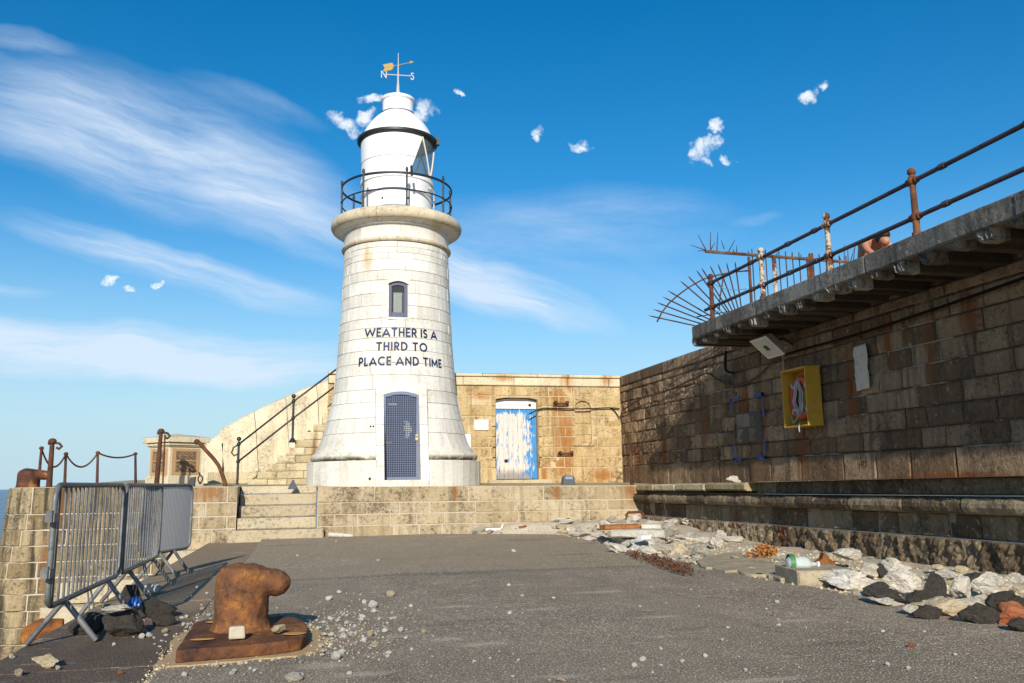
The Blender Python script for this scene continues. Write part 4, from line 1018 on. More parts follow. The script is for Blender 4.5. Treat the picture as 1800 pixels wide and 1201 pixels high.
t = ironpost('mooring_post', tp, P(275, 850, Y=19.1), 'tall leaning rusty post with a chain hanging from its hook, in front of the pedestal', .045)
q = MB(); c_ = P(290, 764, Y=19.08); chain(q, [c_.lerp(P(286, 852, Y=19.08), i/26) for i in range(27)], .02); q.build('chain', m_rustdk, t, smooth=True)
# bent davit
q = MB(); pts = [P(x, y, Y=19.3) for x, y in ((346, 777), (352, 780), (362, 792), (375, 806), (384, 818), (390, 832), (395, 848), (396, 856))]
q.tube(pts, [.045, .042, .04, .04, .04, .042, .045, .05], 8); q.ball(pts[0], .062, 10, 8)
tag(q.build('davit', m_rust, smooth=True), 'bent rusty iron davit arching down beside the stair parapet', 'davit')
q = MB(); c_ = P(352, 843, Y=19.2); q.tube([c_+Vector((.045*math.cos(w/8*math.pi), 0, .07*math.sin(w/8*math.pi)+.01)) for w in range(17)], .016, 6, cap=False); q.tube([c_+Vector((0, 0, .07)), c_+Vector((-.03, 0, .15))], .02, 6); q.tube([c_+Vector((0, 0, -.1)), c_+Vector((0, 0, -.05))], .03, 6)
tag(q.build('ring_bolt', m_rust, smooth=50), 'rusty ring bolt on the wall top under the bent davit', 'ring bolt')
def wedge(x, y, Y, w, h, label, mat, lean=.3):
    c_ = P(x, y, Y=Y); q = MB(); z0 = 1.06; z1 = c_.z+h/2
    q.prism([(c_.x-w/2, z0), (c_.x+w/2, z0), (c_.x+w*.35+lean*w, z1), (c_.x-w*.5+lean*w, z1-h*.15)], 'y', Y, Y+.12)
    q.box(c_.x-w*.62, c_.x+w*.62, Y-.03, Y+.16, z0-.01, z0+.03)
    tag(q.build('mooring_cleat', mat, bevel=.01), label, 'cleat')
wedge(336, 844, 19.15, .13, .14, 'small black iron cleat left of the ring bolt', m_black)
q = MB(); c_ = P(515, 845, Y=19.3); q.add([(c_.x-.11, 19.25, 1.05), (c_.x+.11, 19.25, 1.05), (c_.x+.11, 19.42, 1.05), (c_.x-.11, 19.42, 1.05), (c_.x, 19.33, 1.27)], [(3, 2, 1, 0), (0, 1, 4), (1, 2, 4), (2, 3, 4), (3, 0, 4)])
tag(q.build('iron_spike', simple('blue_grey_iron', (.05, .05, .08), .6), bevel=.01), 'small dark pyramid shaped iron fitting at the foot of the staircase', 'fitting')
# floodlight standing on the terrace
t = thing('ground_lamp', (6.85, 20.4, 1.06), 'small dark lamp lying on the terrace in front of the ochre wall', 'lamp')
c_ = P(998, 842, Y=20.4); q = MB()
q.prism([(c_.x-.15, 1.05), (c_.x+.17, 1.05), (c_.x+.15, c_.z+.03), (c_.x+.1, c_.z+.08), (c_.x-.1, c_.z+.08), (c_.x-.13, c_.z+.02)], 'y', 20.3, 20.5); q.build('housing', simple('grey_blue_metal', (.10, .11, .14), .5, .3), t, bevel=.01)
q = MB(); q.box(c_.x-.09, c_.x+.09, 20.285, 20.31, c_.z-.01, c_.z+.055); q.build('glass', simple('lamp_glass', (.3, .33, .38), .15), t)
# thin iron post at the corner of ledge and harbour wall
a_, c_ = P(1111, 853, Y=18.95), P(1107, 765, Y=18.95); q = MB(); q.tube([Vector((a_.x, a_.y, 1.0)), c_], [.034, .024], 8); q.tube([Vector((a_.x, a_.y, .98)), Vector((a_.x, a_.y, 1.16))], .045, 8); q.ball(c_, .03, 8, 6)
tag(q.build('iron_post', m_rustdk, smooth=50), 'thin rusty iron post standing at the inner corner of terrace and ledge', 'post')

# ------------------------------------------------------------------ concrete deck overhanging the ledge
dk = thing('concrete_deck', (7.35, 8, 4), 'grey overhanging concrete deck with broken ribbed underside', 'deck')
XD, YE = 7.35, 15.62
def pd_(u, v, n): return Vector((XD-n, -u, v))
q = MB(); rng = random.Random(71)
def pdk(u, v, n):       # fascia, rounded over at its far end
    y = -u; z = v
    return Vector((XD-n+(max(0, (y-(YE-.16))/.16)**2)*.1, y, z))
cuts = [-YE, -13.1, -10.0, -7.4, -4.6, -2, 2]
for a, c in zip(cuts, cuts[1:]): block(q, pdk, a+.001, c-.001, 3.885, 4.15, 0, .02, .06, rng, edge=.02, er=.018, back=.35, freq=1.6)
q.box(XD+.3, 12, -4, YE, 3.93, 4.146)
q.build('slab', m_conc, dk)
q = MB(); q2 = MB()
y = YE-.1; k = 0
while y > 0:
    w = .27*rng.uniform(.7, 1.15); dp = rng.uniform(.12, .2)
    w2 = w*.62
    poly = [(y-w/2, 3.93), (y+w/2, 3.93), (y+w2/2+rng.uniform(-.02, .02), 3.93-dp), (y-w2/2+rng.uniform(-.02, .02), 3.93-dp*rng.uniform(.8, 1.05))]
    # end face of the rib, broken
    xf = XD+rng.uniform(.0, .05)
    nxs = 12
    def ribp(u, v, n):
        t = (3.93-v)/dp; ww = w+(w2-w)*t
        return Vector((xf-n+.03*t*t, y-u*ww, v))
    q = MB(); q2 = MB(); block(q, ribp, -.5, .5, 3.93-dp, 3.925, -.01, .03, .035, rng, edge=.02, er=.03, back=.25, freq=7)
    vs = [(XD+.1, a, b_+.012) for a, b_ in poly]+[(8.62, a, b_+.012) for a, b_ in poly]
    q2.add(vs, [(3, 2, 1, 0), (4, 5, 6, 7), (0, 1, 5, 4), (1, 2, 6, 5), (2, 3, 7, 6), (3, 0, 4, 7)], rng.random())
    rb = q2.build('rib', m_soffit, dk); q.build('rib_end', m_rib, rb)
    y -= .475*rng.uniform(.96, 1.04)
q2 = MB(); q2.box(XD+.12, 8.62, 0, YE-.02, 3.905, 3.932)
q2.prism([(YE-.02, 3.93), (YE-.02, 3.88), (YE-.12, 3.79), (YE-.5, 3.76), (YE-.5, 3.93)], 'x', XD+.06, 8.62)
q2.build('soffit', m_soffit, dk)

# ------------------------------------------------------------------ railing along the deck edge
rg = thing('deck_railing', (XD+.08, 10, 4.15), 'rusty two rail railing with ball topped posts along the deck edge', 'railing')
m_pipe = rusty('blue_grey_pipe', (.065, .06, .075), (.12, .08, .07), (.03, .03, .038), bump=.3)
m_peel = rusty('peeling_white_iron', (.17, .07, .03), (.3, .12, .03), (.06, .03, .02), paint=(.50, .44, .35), amount=.62)
XR = XD+.06
prng = random.Random(2)
for i, yp in enumerate((14.7, 12.8, 10.87, 8.99, 7.1, 5.2, 3.3)):
    q = MB(); lean = .012
    q.tube([(XR, yp, 4.1), (XR, yp, 4.92)], [.045, .036], 12)
    for z in (4.385, 4.86): q.ball((XR, yp, z), .066, 12, 8); q.tube([(XR, yp-.09, z), (XR, yp+.09, z)], .046, 10)
    q.ball((XR, yp, 4.985), .055, 14, 10); q.tube([(XR, yp, 4.91), (XR, yp, 4.95)], [.05, .025], 10)
    q.tube([(XR, yp, 4.13), (XR, yp, 4.18)], .062, 12)
    o = q.build('post', m_peel if i in (1, 2) else m_rust, rg, smooth=50)
    if i in (1, 2): o['label'] = 'post with peeling white paint'
q = MB()
for z in (4.385, 4.86):
    q.tube([(XR, 1, z), (XR, 5.9, z+.004), (XR, 10, z-.006), (XR, 15.0 if z < 4.5 else 14.75, z)], .030, 10)
    for yj in (11.15, 8.4, 6.6, 11.9, 13.1): q.tube([(XR, yj, z), (XR, yj+.1, z)], .041, 10)
q.build('rail', m_pipe, rg, smooth=50)

# ------------------------------------------------------------------ spiked fan and spiked fence at the deck end
m_spk = rusty('dark_spike_iron', (.07, .035, .025), (.13, .06, .03), (.03, .02, .018))
sf = thing('spiked_fan', (8.6, 15.75, 4.0), 'fan of long rusty anti climb spikes sticking out from the deck end', 'spiked fan')
YFAN = 15.74
ctr = P(1310, 592, Y=YFAN)
tips = [(1140, 555), (1148, 544), (1155, 532), (1165, 522), (1174, 511), (1196, 494), (1209, 485), (1224, 475), (1233, 471), (1248, 467), (1262, 464), (1277, 462), (1292, 460)]
for i, tp_ in enumerate(tips):
    a_ = P(*tp_, Y=YFAN+.006*(i % 2)); dr_ = (ctr-a_); q = MB()
    q.tube([a_, a_+dr_*.05, a_+dr_*.84], [.004, .014, .014], 6)
    q.build('spike', m_spk, sf)
arc = [(1155, 566), (1163, 550), (1176, 533), (1192, 519), (1211, 505), (1236, 491), (1260, 484), (1290, 478), (1317, 476)]
q = MB(); q.tube([P(*a, Y=YFAN-.03) for a in arc], .016, 6); q.tube([P(1273, 480, Y=YFAN-.03), P(1266, 520, Y=YFAN-.03), P(1264, 545, Y=YFAN-.03)], .014, 6); q.build('hoop', m_spk, sf, smooth=True)
q = MB(); q.tube([P(1225, 557, Y=YFAN+.02), P(1330, 540, Y=YFAN+.02)], .012, 6); q.tube([P(1310, 592, Y=YFAN), P(1330, 560, Y=YFAN)], .05, 8); q.build('mounting', m_spk, sf)
m_rope = simple('green_rope', (.10, .26, .22), .9)
q = MB(); q.tube([P(x, y, Y=YFAN-.06) for x, y in ((1256, 500), (1270, 507), (1290, 510), (1312, 508))], .008, 5); q.tube([P(x, y, Y=YFAN-.06) for x, y in ((1250, 545), (1258, 549), (1266, 546), (1274, 552))], .012, 5)
tag(q.build('rope', m_rope, smooth=True), 'thin green rope tied across the spiked fan', 'rope')
fe = thing('spiked_fence', (9, 15.3, 4.15), 'rusty fence of thin bars under a spiked top rail crossing the deck', 'fence')
YFE = 15.45
q = MB(); a_, c_ = P(1240, 442, Y=YFE), P(1492, 461, Y=YFE); q.tube([a_, c_], .034, 6); q.build('top_rail', rusty('flaking_rail', (.14, .075, .045), (.3, .18, .09), (.05, .03, .022), paint=(.42, .36, .28), amount=.1), fe)
for x, top_, w in ((1316, 452, .03), (1360, 452, .045), (1425, 446, .05), (1419, 452, .03)):
    t_ = P(x, top_, Y=YFE); q = MB(); q.tube([(t_.x, YFE, 4.12), (t_.x, YFE, t_.z)], w, 8); q.build('post', m_peel if x == 1360 else m_rust, fe)
x = 1322
while x < 1490:
    if abs(x-1360) > 5 and abs(x-1423) > 8:
        t_ = P(x, 441+(x-1240)*.0754-3, Y=YFE+.04); q = MB(); q.tube([(t_.x, YFE+.04, 4.12), (t_.x, YFE+.04, t_.z+.08)], .012, 5); q.build('bar', m_spk, fe)
    x += 11.8
spk = [((1241, 440), (1214, 431)), ((1241, 440), (1227, 413)), ((1249, 440), (1249, 408)), ((1260, 441), (1262, 408)), ((1249, 440), (1257, 426)), ((1273, 438), (1268, 423)), ((1281, 442), (1292, 422)), ((1295, 444), (1295, 432)), ((1240, 441), (1226, 441)), ((1290, 444), (1289, 438)),
       ((1484, 459), (1484, 430)), ((1491, 460), (1490, 432)), ((1495, 460), (1503, 433)), ((1500, 460), (1503, 434)), ((1478, 458), (1476, 452)), ((1316, 447), (1315, 440)), ((1343, 448), (1343, 442)), ((1365, 450), (1366, 444)), ((1392, 452), (1392, 446)), ((1408, 453), (1408, 447)), ((1440, 455), (1440, 449)), ((1455, 456), (1455, 450))]
for i, (a, c) in enumerate(spk):
    q = MB(); q.tube([P(*a, Y=YFE), P(*c, Y=YFE-.05)], [.012, .005], 5); q.build('spike', m_spk, fe)

# ------------------------------------------------------------------ floodlight, junction box, cables, lifebuoy box on the harbour wall
fl = thing('floodlight', (8.55, 14.9, 3.6), 'large tilted square floodlight under the deck on the harbour wall', 'floodlight')
corners = [P(1322, 600, X=7.95), P(1340, 594, X=7.95), P(1374, 618, X=8.12), P(1352, 626, X=8.12)]
m_fl = simple('old_lamp_housing', (.34, .31, .25), .6, var=.4)
e1 = Vector((0, -.55, 0)); e2 = Vector((.34, 0, -.30)); o0 = P(1320, 600, X=7.9)
def fq(q, a, c, d0, d1, s=1.):
    nrm = e1.cross(e2).normalized()
    cc = o0+e1*.5+e2*.5; h1, h2 = e1*.5*a, e2*.5*c
    q.hexa([cc-h1-h2+nrm*d0, cc+h1-h2+nrm*d0, cc+h1+h2+nrm*d0, cc-h1+h2+nrm*d0, cc-h1*s-h2*s+nrm*d1, cc+h1*s-h2*s+nrm*d1, cc+h1*s+h2*s+nrm*d1, cc-h1*s+h2*s+nrm*d1])
nrm = e1.cross(e2).normalized(); sgn = -1 if nrm.z > 0 else 1
q = MB(); fq(q, 1., 1., 0, -sgn*.16, .75); q.build('housing', m_fl, fl, bevel=.01)
q = MB(); fq(q, 1.06, 1.08, .0, sgn*.018); q.build('rim', simple('pale_lamp_rim', (.62, .60, .53), .5), fl)
q = MB(); fq(q, .86, .86, sgn*.019, sgn*.022); lg_ = q.build('lens', simple('lamp_lens', (.50, .50, .46), .12, var=.15), fl)
q = MB(); fq(q, .2, .26, sgn*.023, sgn*.03); q.build('lamp_socket', m_black, lg_)
q = MB(); cc = o0+e1*.5+e2*.5; q.tube([cc-nrm*sgn*.14, cc-nrm*sgn*.2+Vector((.2, 0, .02)), (8.6, cc.y, cc.z+.05)], .03, 6); q.build('bracket', m_rustdk, fl)
q = MB(); c_ = P(1383, 608, X=8.5); q.box(8.48, 8.6, c_.y-.07, c_.y+.07, c_.z-.07, c_.z+.07); q.tube([(8.48, c_.y, c_.z), (8.45, c_.y, c_.z)], .03, 8)
tag(q.build('junction_box', m_fl, bevel=.01), 'small weathered junction box beside the floodlight', 'box')
m_cab = simple('black_cable', (.014, .012, .010), .95, spec=.1)
def cable(pts, X, r, label, name='cable', mat=None, Y=None):
    q = MB(); pp_ = [P(*a, X=X) if Y is None else P(*a, Y=Y) for a in pts]
    out = []
    for i in range(len(pp_)-1):
        p0, p1, p2, p3 = pp_[max(i-1, 0)], pp_[i], pp_[i+1], pp_[min(i+2, len(pp_)-1)]
        for k in range(6):
            t = k/6; out.append(.5*((2*p1)+(p2-p0)*t+(2*p0-5*p1+4*p2-p3)*t*t+(3*p1-p0-3*p2+p3)*t**3))
    out.append(pp_[-1]); q.tube(out, r, 6); return tag(q.build(name, mat or m_cab, smooth=True), label, 'cable')
cable([(930, 728), (950, 719), (968, 718), (1010, 719), (1045, 718), (1070, 717), (1089, 718)], None, .018, 'black cable running across the ochre wall from the blue door', Y=23.02)
cable([(1072, 717), (1080, 722), (1089, 735)], None, .014, 'short black cable end hanging at the corner of the ochre wall', Y=23.03)
cable([(1094, 722), (1125, 702), (1170, 688), (1215, 668), (1243, 656), (1262, 668), (1290, 678), (1315, 672), (1340, 655), (1358, 636), (1378, 622)], 8.53, .02, 'long sagging grey cable along the harbour wall to the floodlight', mat=simple('grey_cable', (.10, .07, .05), .95, spec=.1))
cable([(1276, 617), (1275, 640), (1277, 652), (1290, 656)], 8.5, .026, 'short dark conduit bend under the end of the deck')
cable([(1378, 624), (1420, 612), (1500, 590), (1600, 558), (1700, 524), (1830, 478)], 8.5, .022, 'straight dark conduit high on the harbour wall under the deck')
cable([(1376, 625), (1377, 640), (1379, 662), (1380, 680)], 8.5, .012, 'thin pale cord hanging from the floodlight to the yellow box', mat=simple('pale_cord', (.45, .4, .33), .8))
lb = thing('lifebuoy_box', (8.56, 13.7, 2.0), 'open fronted yellow box hung on the dark harbour wall, holding a lifebuoy', 'box')
m_yel = simple('stained_yellow_paint', (.56, .33, .035), .6, var=.55, scale=5, bump=.3)
y0, y1, z0, z1, x0, x1 = 13.07, 14.27, 2.02, 3.04, 8.26, 8.555
y1 = 13.84
q = MB()
q.box(x1-.02, x1, y0, y1, z0, z1); q.box(x0, x1-.02, y0, y0+.022, z0, z1); q.box(x0, x1-.02, y1-.022, y1, z0, z1)
q.box(x0, x1-.02, y0+.022, y1-.022, z0, z0+.022); q.hexa([(x0-.01, y0-.02, z1-.022), (x1, y0-.02, z1-.022), (x1, y1+.02, z1-.022), (x0-.01, y1+.02, z1-.022), (x0-.01, y0-.02, z1+.004), (x1, y0-.02, z1+.02), (x1, y1+.02, z1+.02), (x0-.01, y1+.02, z1+.004)])
q.build('cabinet', m_yel, lb, bevel=.004)
q = MB(); cy, cz_ = (y0+y1)/2+.0, (z0+z1)/2+.0; n = 48
vs = []
for i in range(n):
    w = 2*math.pi*i/n
    for k in range(12):
        s_ = 2*math.pi*k/12; rr = .30+.085*math.cos(s_); vs.append((8.43+.07*math.sin(s_), cy+rr*math.cos(w), cz_+rr*1.05*math.sin(w)))
fs = [(i*12+k, ((i+1) % n)*12+k, ((i+1) % n)*12+(k+1) % 12, i*12+(k+1) % 12) for i in range(n) for k in range(12)]
q.add(vs, [f[::-1] for f in fs])
bt = thing('lifebuoy', (8.43, cy, cz_), 'orange lifebuoy hanging inside the yellow box', 'lifebuoy')
q.build('ring', simple('orange_buoy', (.52, .065, .015), .55, var=.4, scale=6), bt, smooth=True)
q = MB()
for a in (45, 135, 225, 315):
    w = R(a); c0 = Vector((8.43, cy+.30*math.cos(w), cz_+.315*math.sin(w))); rd = Vector((0, math.cos(w), math.sin(w))); tn = Vector((0, -math.sin(w), math.cos(w)))
    pts = [c0+(rd*math.cos(t*math.pi/6)*.089+Vector((1, 0, 0))*math.sin(t*math.pi/6)*.074) for t in range(13)]
    q.tube(pts, .02, 6, cap=False)
q.build('band', simple('faded_white_band', (.5, .48, .45), .7), bt, smooth=True)
rng = random.Random(6); m_lp = simple('white_rope', (.46, .44, .44), .9, scale=40)
q = MB()
for k in range(9):
    yc = cy-.02+rng.uniform(-.07, .07); zc_ = cz_+.0+rng.uniform(-.03, .03); a = .07+rng.uniform(0, .05); h = .27+rng.uniform(-.05, .04); ph = rng.uniform(-.2, .2)
    q.tube([(8.32+.012*math.sin(5*w_)+.004*k, yc+a*math.cos(w_)*(1+.3*math.sin(w_)*-1)+ph*.1*math.sin(w_), zc_+h*math.sin(w_)) for w_ in [2*math.pi*t/28 for t in range(29)]], .0085, 5, cap=False)
q.tube([(8.30, cy-.05, cz_-.28), (8.28, cy, cz_-.38), (8.28, cy+.12, cz_-.44), (8.3, cy+.2, cz_-.3)], .008, 5); q.tube([(8.27, cy-.1, cz_-.45), (8.24, cy-.12, z0-.02), (8.24, cy-.13, z0-.1)], .012, 5)
tag(q.build('rope', m_lp, smooth=True), 'looped white rope hung over the orange lifebuoy', 'rope')
# peeling white sheet on the wall
q = MB(); n = 14; mrows = 26
a0, b0, c0, d0 = (P(1501, 611, X=8.56), P(1524, 604, X=8.56), P(1530, 682, X=8.56), P(1507, 688, X=8.56))
vs = []
for j in range(mrows+1):
    for i in range(n+1):
        t, s_ = j/mrows, i/n; p_ = a0.lerp(b0, s_).lerp(d0.lerp(c0, s_), t); wv_ = .012*math.sin(t*11+2*s_)+.02*noise.noise(Vector((t*9, s_*7, 2)))
        p_ = p_+Vector((-.01-abs(wv_), wv_*.8, .01*noise.noise(Vector((s_*9, t*4, 6))))); vs.append(p_)
q.add(vs, [(j*(n+1)+i, (j+1)*(n+1)+i, (j+1)*(n+1)+i+1, j*(n+1)+i+1) for j in range(mrows) for i in range(n)])
o = q.build('peeling_sheet', simple('dirty_white_plastic', (.56, .48, .38), .6, var=.6, scale=9, bump=.5), smooth=True); md = o.modifiers.new('t', 'SOLIDIFY'); md.thickness = .006
tag(o, 'narrow crinkled dirty white sheet stuck high on the harbour wall', 'sheet')

# ------------------------------------------------------------------ person crouching on the deck
pr = thing('person', (8.3, 10.95, 4.15), 'bare shouldered person with dark hair bending forward on the deck behind the railing', 'person')
def skin(name, pts, edges, mat, parent, sub=2):
    me = bpy.data.meshes.new(name); o0 = wloc(parent)
    me.from_pydata([tuple(Vector(p[:3])-o0) for p in pts], edges, []); me.materials.append(mat)
    o = bpy.data.objects.new(name, me); COL.objects.link(o); o.parent = parent
    md = o.modifiers.new('skin', 'SKIN'); md.use_smooth_shade = True
    for v, p in zip(me.skin_vertices[0].data, pts): v.radius = (p[3], p[4] if len(p) > 4 else p[3])
    me.skin_vertices[0].data[0].use_root = True
    s_ = o.modifiers.new('sub', 'SUBSURF'); s_.levels = s_.render_levels = sub
    return o
m_skin = simple('sunburnt_skin', (.46, .20, .11), .55, var=.25, scale=5, bump=.1)
m_skin.node_tree.nodes['Principled BSDF'].inputs['Subsurface Weight'].default_value = .1
XP = 8.28
body = [(XP, 11.18, 4.26, .16, .14),          # 0 pelvis
        (XP, 11.22, 4.42, .15, .12), (XP, 11.17, 4.56, .16, .12), (XP, 11.05, 4.66, .17, .11), (XP, 10.93, 4.70, .10, .08),  # 1-4 spine, base of neck
        (XP-.01, 10.85, 4.69, .06, .06), (XP-.02, 10.76, 4.655, .085, .09), (XP-.02, 10.70, 4.60, .075, .085), (XP-.02, 10.665, 4.535, .05, .055),  # 5-8 neck, head, face, chin
        (XP-.18, 10.98, 4.655, .07), (XP-.225, 10.86, 4.50, .05), (XP-.22, 10.70, 4.37, .042), (XP-.18, 10.53, 4.42, .034), (XP-.15, 10.47, 4.43, .036, .02),  # 9-13 near arm
        (XP+.18, 10.98, 4.655, .07), (XP+.225, 10.86, 4.50, .05), (XP+.22, 10.70, 4.37, .042), (XP+.18, 10.53, 4.42, .034), (XP+.15, 10.47, 4.43, .036, .02),  # 14-18 far arm
        (XP-.10, 11.05, 4.245, .09), (XP-.13, 10.66, 4.30, .065), (XP-.12, 10.32, 4.22, .052), (XP-.12, 10.22, 4.19, .04),   # 19-22 leg
        (XP+.10, 11.05, 4.245, .09), (XP+.13, 10.66, 4.30, .065), (XP+.12, 10.32, 4.22, .052), (XP+.12, 10.22, 4.19, .04)]
edges = [(0, 1), (1, 2), (2, 3), (3, 4), (4, 5), (5, 6), (6, 7), (7, 8), (3, 9), (9, 10), (10, 11), (11, 12), (12, 13), (3, 14), (14, 15), (15, 16), (16, 17), (17, 18), (0, 19), (19, 20), (20, 21), (21, 22), (0, 23), (23, 24), (24, 25), (25, 26)]
for h, sgn_ in ((13, -1), (18, 1)):
    hx, hy, hz = body[h][:3]
    for k, (dx, L) in enumerate(((-.03, .07), (-.01, .085), (.01, .08), (.03, .06))):
        i0 = len(body); body += [(hx+dx, hy-.045, hz-.008, .009), (hx+dx*1.2, hy-.045-L*.5, hz-.02, .0085), (hx+dx*1.2, hy-.045-L, hz-.045, .007)]; edges += [(h, i0), (i0, i0+1), (i0+1, i0+2)]
    i0 = len(body); body += [(hx-sgn_*.045, hy-.0, hz-.01, .011), (hx-sgn_*.05, hy-.04, hz-.03, .009)]; edges += [(h, i0), (i0, i0+1)]
skin('body', body, edges, m_skin, pr)
m_hair = simple('dark_hair', (.012, .009, .008), .6, scale=40, bump=.6)
q = MB(); q.ball((XP-.02, 10.775, 4.685), .108, 16, 12, (.92, 1.05, .9)); q.ball((XP-.02, 10.72, 4.70), .09, 14, 10, (.95, 1.0, .8)); o = q.build('hair', m_hair, pr, smooth=True)
q = MB(); q.ball((XP, 11.19, 4.25), .19, 16, 10, (.98, .9, .66)); q.tube([(XP-.10, 11.05, 4.245), (XP-.12, 10.8, 4.28)], [.115, .10], 12); q.tube([(XP+.10, 11.05, 4.245), (XP+.12, 10.8, 4.28)], [.115, .10], 12); q.build('shorts', simple('dark_shorts', (.03, .03, .05), .9), pr, smooth=True)

# ------------------------------------------------------------------ crowd barriers
m_galv = rusty('galvanised_steel', (.17, .17, .165), (.30, .295, .28), (.07, .07, .07), bump=.15, sc=.6)
m_galv.node_tree.nodes['Principled BSDF'].inputs['Metallic'].default_value = .2
m_galv.node_tree.nodes['Principled BSDF'].inputs['Roughness'].default_value = .5
def barrier(y0, y1, xa, xb, bars, label, panel=False, hooks=True, lean=0.03):
    t = thing('crowd_barrier', (xa, (y0+y1)/2, 0), label, 'barrier', 'crowd barriers along the quay edge')
    L = y1-y0
    def pt(s_, z): # s along the barrier 0..L
        return Vector((xa+(xb-xa)*s_/L+lean*(1.16-z)*-.2+.012*math.sin(s_*3.2+y0), y0+s_+.10*(.32-min(z, .32)), z))
    rc = .11; z0, z1 = .315, 1.155
    pts = []
    for (cx, cz, a0) in ((L-rc, z1-rc, 90), (L-rc, z0+rc, 0), (rc, z0+rc, -90), (rc, z1-rc, -180)):
        for k in range(6): w = R(a0-18*k); pts.append(pt(cx+rc*math.cos(w), cz+rc*math.sin(w)))
    pts.append(pts[0])
    q = MB(); q.tube(pts, .021, 10, cap=False); q.build('frame', m_galv, t, smooth=True)
    if panel:
        q = MB(); n = 16; vs = []
        for j in range(2):
            for i in range(n+1): vs.append(pt(.02+(L-.04)*i/n, z0+.02+(z1-z0-.04)*j))
        q.add(vs, [(i, i+1, n+2+i, n+1+i) for i in range(n)])
        mtp, b, bs = material('perforated_panel'); o_ = b.obj(); _, yy_, zz_ = b.sep(o_)
        h_ = b.math('ABSOLUTE', b.math('SINE', b.math('MULTIPLY', yy_, 95.)))
        b.put(bs.inputs['Base Color'], b.mix((.30, .29, .27), (.86, .82, .76), b.ramp(h_, .15, .6))); bs.inputs['Roughness'].default_value = .6
        o = q.build('sheet', mtp, t); md = o.modifiers.new('t', 'SOLIDIFY'); md.thickness = .004
    else:
        for i in range(bars):
            s_ = .035+(L-.07)*(i+.5)/bars; q = MB(); q.tube([pt(s_, z0), pt(s_+.006*math.sin(i*7), .75), pt(s_, z1)], .0095, 6, cap=False); q.build('bar', m_galv, t, smooth=True)
    for s_, sp in ((.42, .23), (L-.42, .21)):
        for sg in (-1, 1):
            a_ = pt(s_, z0); q = MB(); f_ = Vector((a_.x+sg*sp, a_.y+.02*sg, .012+zg(0, a_.y)))
            q.tube([a_+Vector((0, 0, .0)), f_], .021, 10); q.build('leg', m_galv, t, smooth=50)
    if L > 1.5:
        a_ = pt(L*.55, z0); q = MB()
        for ds in (-.12, .1): q.tube([a_+Vector((0, ds*.4, 0)), Vector((a_.x+.06, a_.y+ds, .02))], .008, 5)
        q.build('stay', m_galv, t)
    if hooks:
        for z in (.93, .55):
            q = MB(); c_ = pt(0, z); q.box(c_.x-.03, c_.x+.03, c_.y-.10, c_.y+.02, z-.03, z+.03); q.tube([c_+Vector((0, -.1, -.03)), c_+Vector((0, -.1, .05))], .025, 8)
            q.build('clamp', m_galv, t)
    return t
barrier(6.72, 9.0, -1.76, -1.76, 16, 'nearest grey steel crowd barrier of the row, its free end towards the sea bollards')
barrier(9.1, 11.3, -1.75, -1.76, 17, 'middle grey steel crowd barrier of the row, its bars close and chipped', hooks=False)
barrier(11.42, 12.6, -1.99, -1.58, 0, 'farthest crowd barrier of the row, closed with a pale perforated sheet', panel=True, hooks=False)

# ------------------------------------------------------------------ bollards
def bollard_body(q, c, h=.56, r=.185, horn=.34, ang=0.):
    cx, cy, cz0 = c; ca, sa = math.cos(ang), math.sin(ang)
    q.lathe([(0, cz0), (r*1.28, cz0), (r*1.12, cz0+.03), (r*1.02, cz0+.08), (r, cz0+.18), (r, cz0+h*.74), (r*.96, cz0+h*.86), (r*.82, cz0+h*.94), (r*.5, cz0+h*.985), (0, cz0+h)], (cx, cy), 32)
    for k in range(15):
        t = k/14; d = -.04+t*horn; zz = cz0+h*(.80-.10*t); rr = .112*(1-.08*t)
        q.ball((cx+d*ca, cy+d*sa, zz), rr, 16, 10, (1.05, 1.45-.35*t, .94))
tb = thing('bollard', (-.47, 6.9, 0), 'large rusty hooked mooring bollard in the foreground on a bolted base plate', 'bollard')
q = MB(); bollard_body(q, (-.475, 6.88, .07), .485, .192, .285, R(-6)); o = q.build('body', rusty('flaking_bollard_rust', (.20, .082, .034), (.46, .19, .04), (.05, .03, .022), bump=1., sc=2.2), tb)
md = o.modifiers.new('r', 'REMESH'); md.mode = 'VOXEL'; md.voxel_size = .012; md.use_smooth_shade = True
md = o.modifiers.new('s', 'SMOOTH'); md.factor = .5; md.iterations = 4
def rough_rust(o, st, sc):
    for k, (s_, c_) in enumerate(((st, sc), (st*.6, sc*.3))):
        tx = bpy.data.textures.new('flakes', 'CLOUDS'); tx.noise_scale = c_; tx.noise_depth = 4; md = o.modifiers.new('flakes', 'DISPLACE'); md.texture = tx; md.texture_coords = 'LOCAL'; md.strength = s_; md.mid_level = .5
rough_rust(o, .022, .07)
plate = [(-.82, 6.10), (-.35, 6.17), (-.12, 6.24), (-.03, 6.32), (.0, 6.45), (.01, 6.75), (-.02, 7.1), (-.08, 7.3), (-.2, 7.4), (-.78, 7.42), (-.85, 7.3)]
q = MB(); q.prism(plate, 'z', .008, .09); o = q.build('base_plate', rusty('base_plate_rust', (.14, .055, .024), (.34, .14, .03), (.04, .022, .016), bump=1.), tb)
md = o.modifiers.new('r', 'REMESH'); md.mode = 'VOXEL'; md.voxel_size = .011; md.use_smooth_shade = True
md = o.modifiers.new('s', 'SMOOTH'); md.factor = .5; md.iterations = 4
rough_rust(o, .016, .06)
m_om = simple('orange_mortar', (.46, .24, .07), .9, var=.4)
for (x, y, sx, sy) in ((-.69, 6.42, .085, .035), (-.08, 6.46, .085, .06), (-.69, 7.2, .07, .05)):
    q = MB(); q.ball((x, y, .101), 1, 16, 6, (sx, sy, .004)); q.build('bolt_hole', m_om, o, smooth=True)
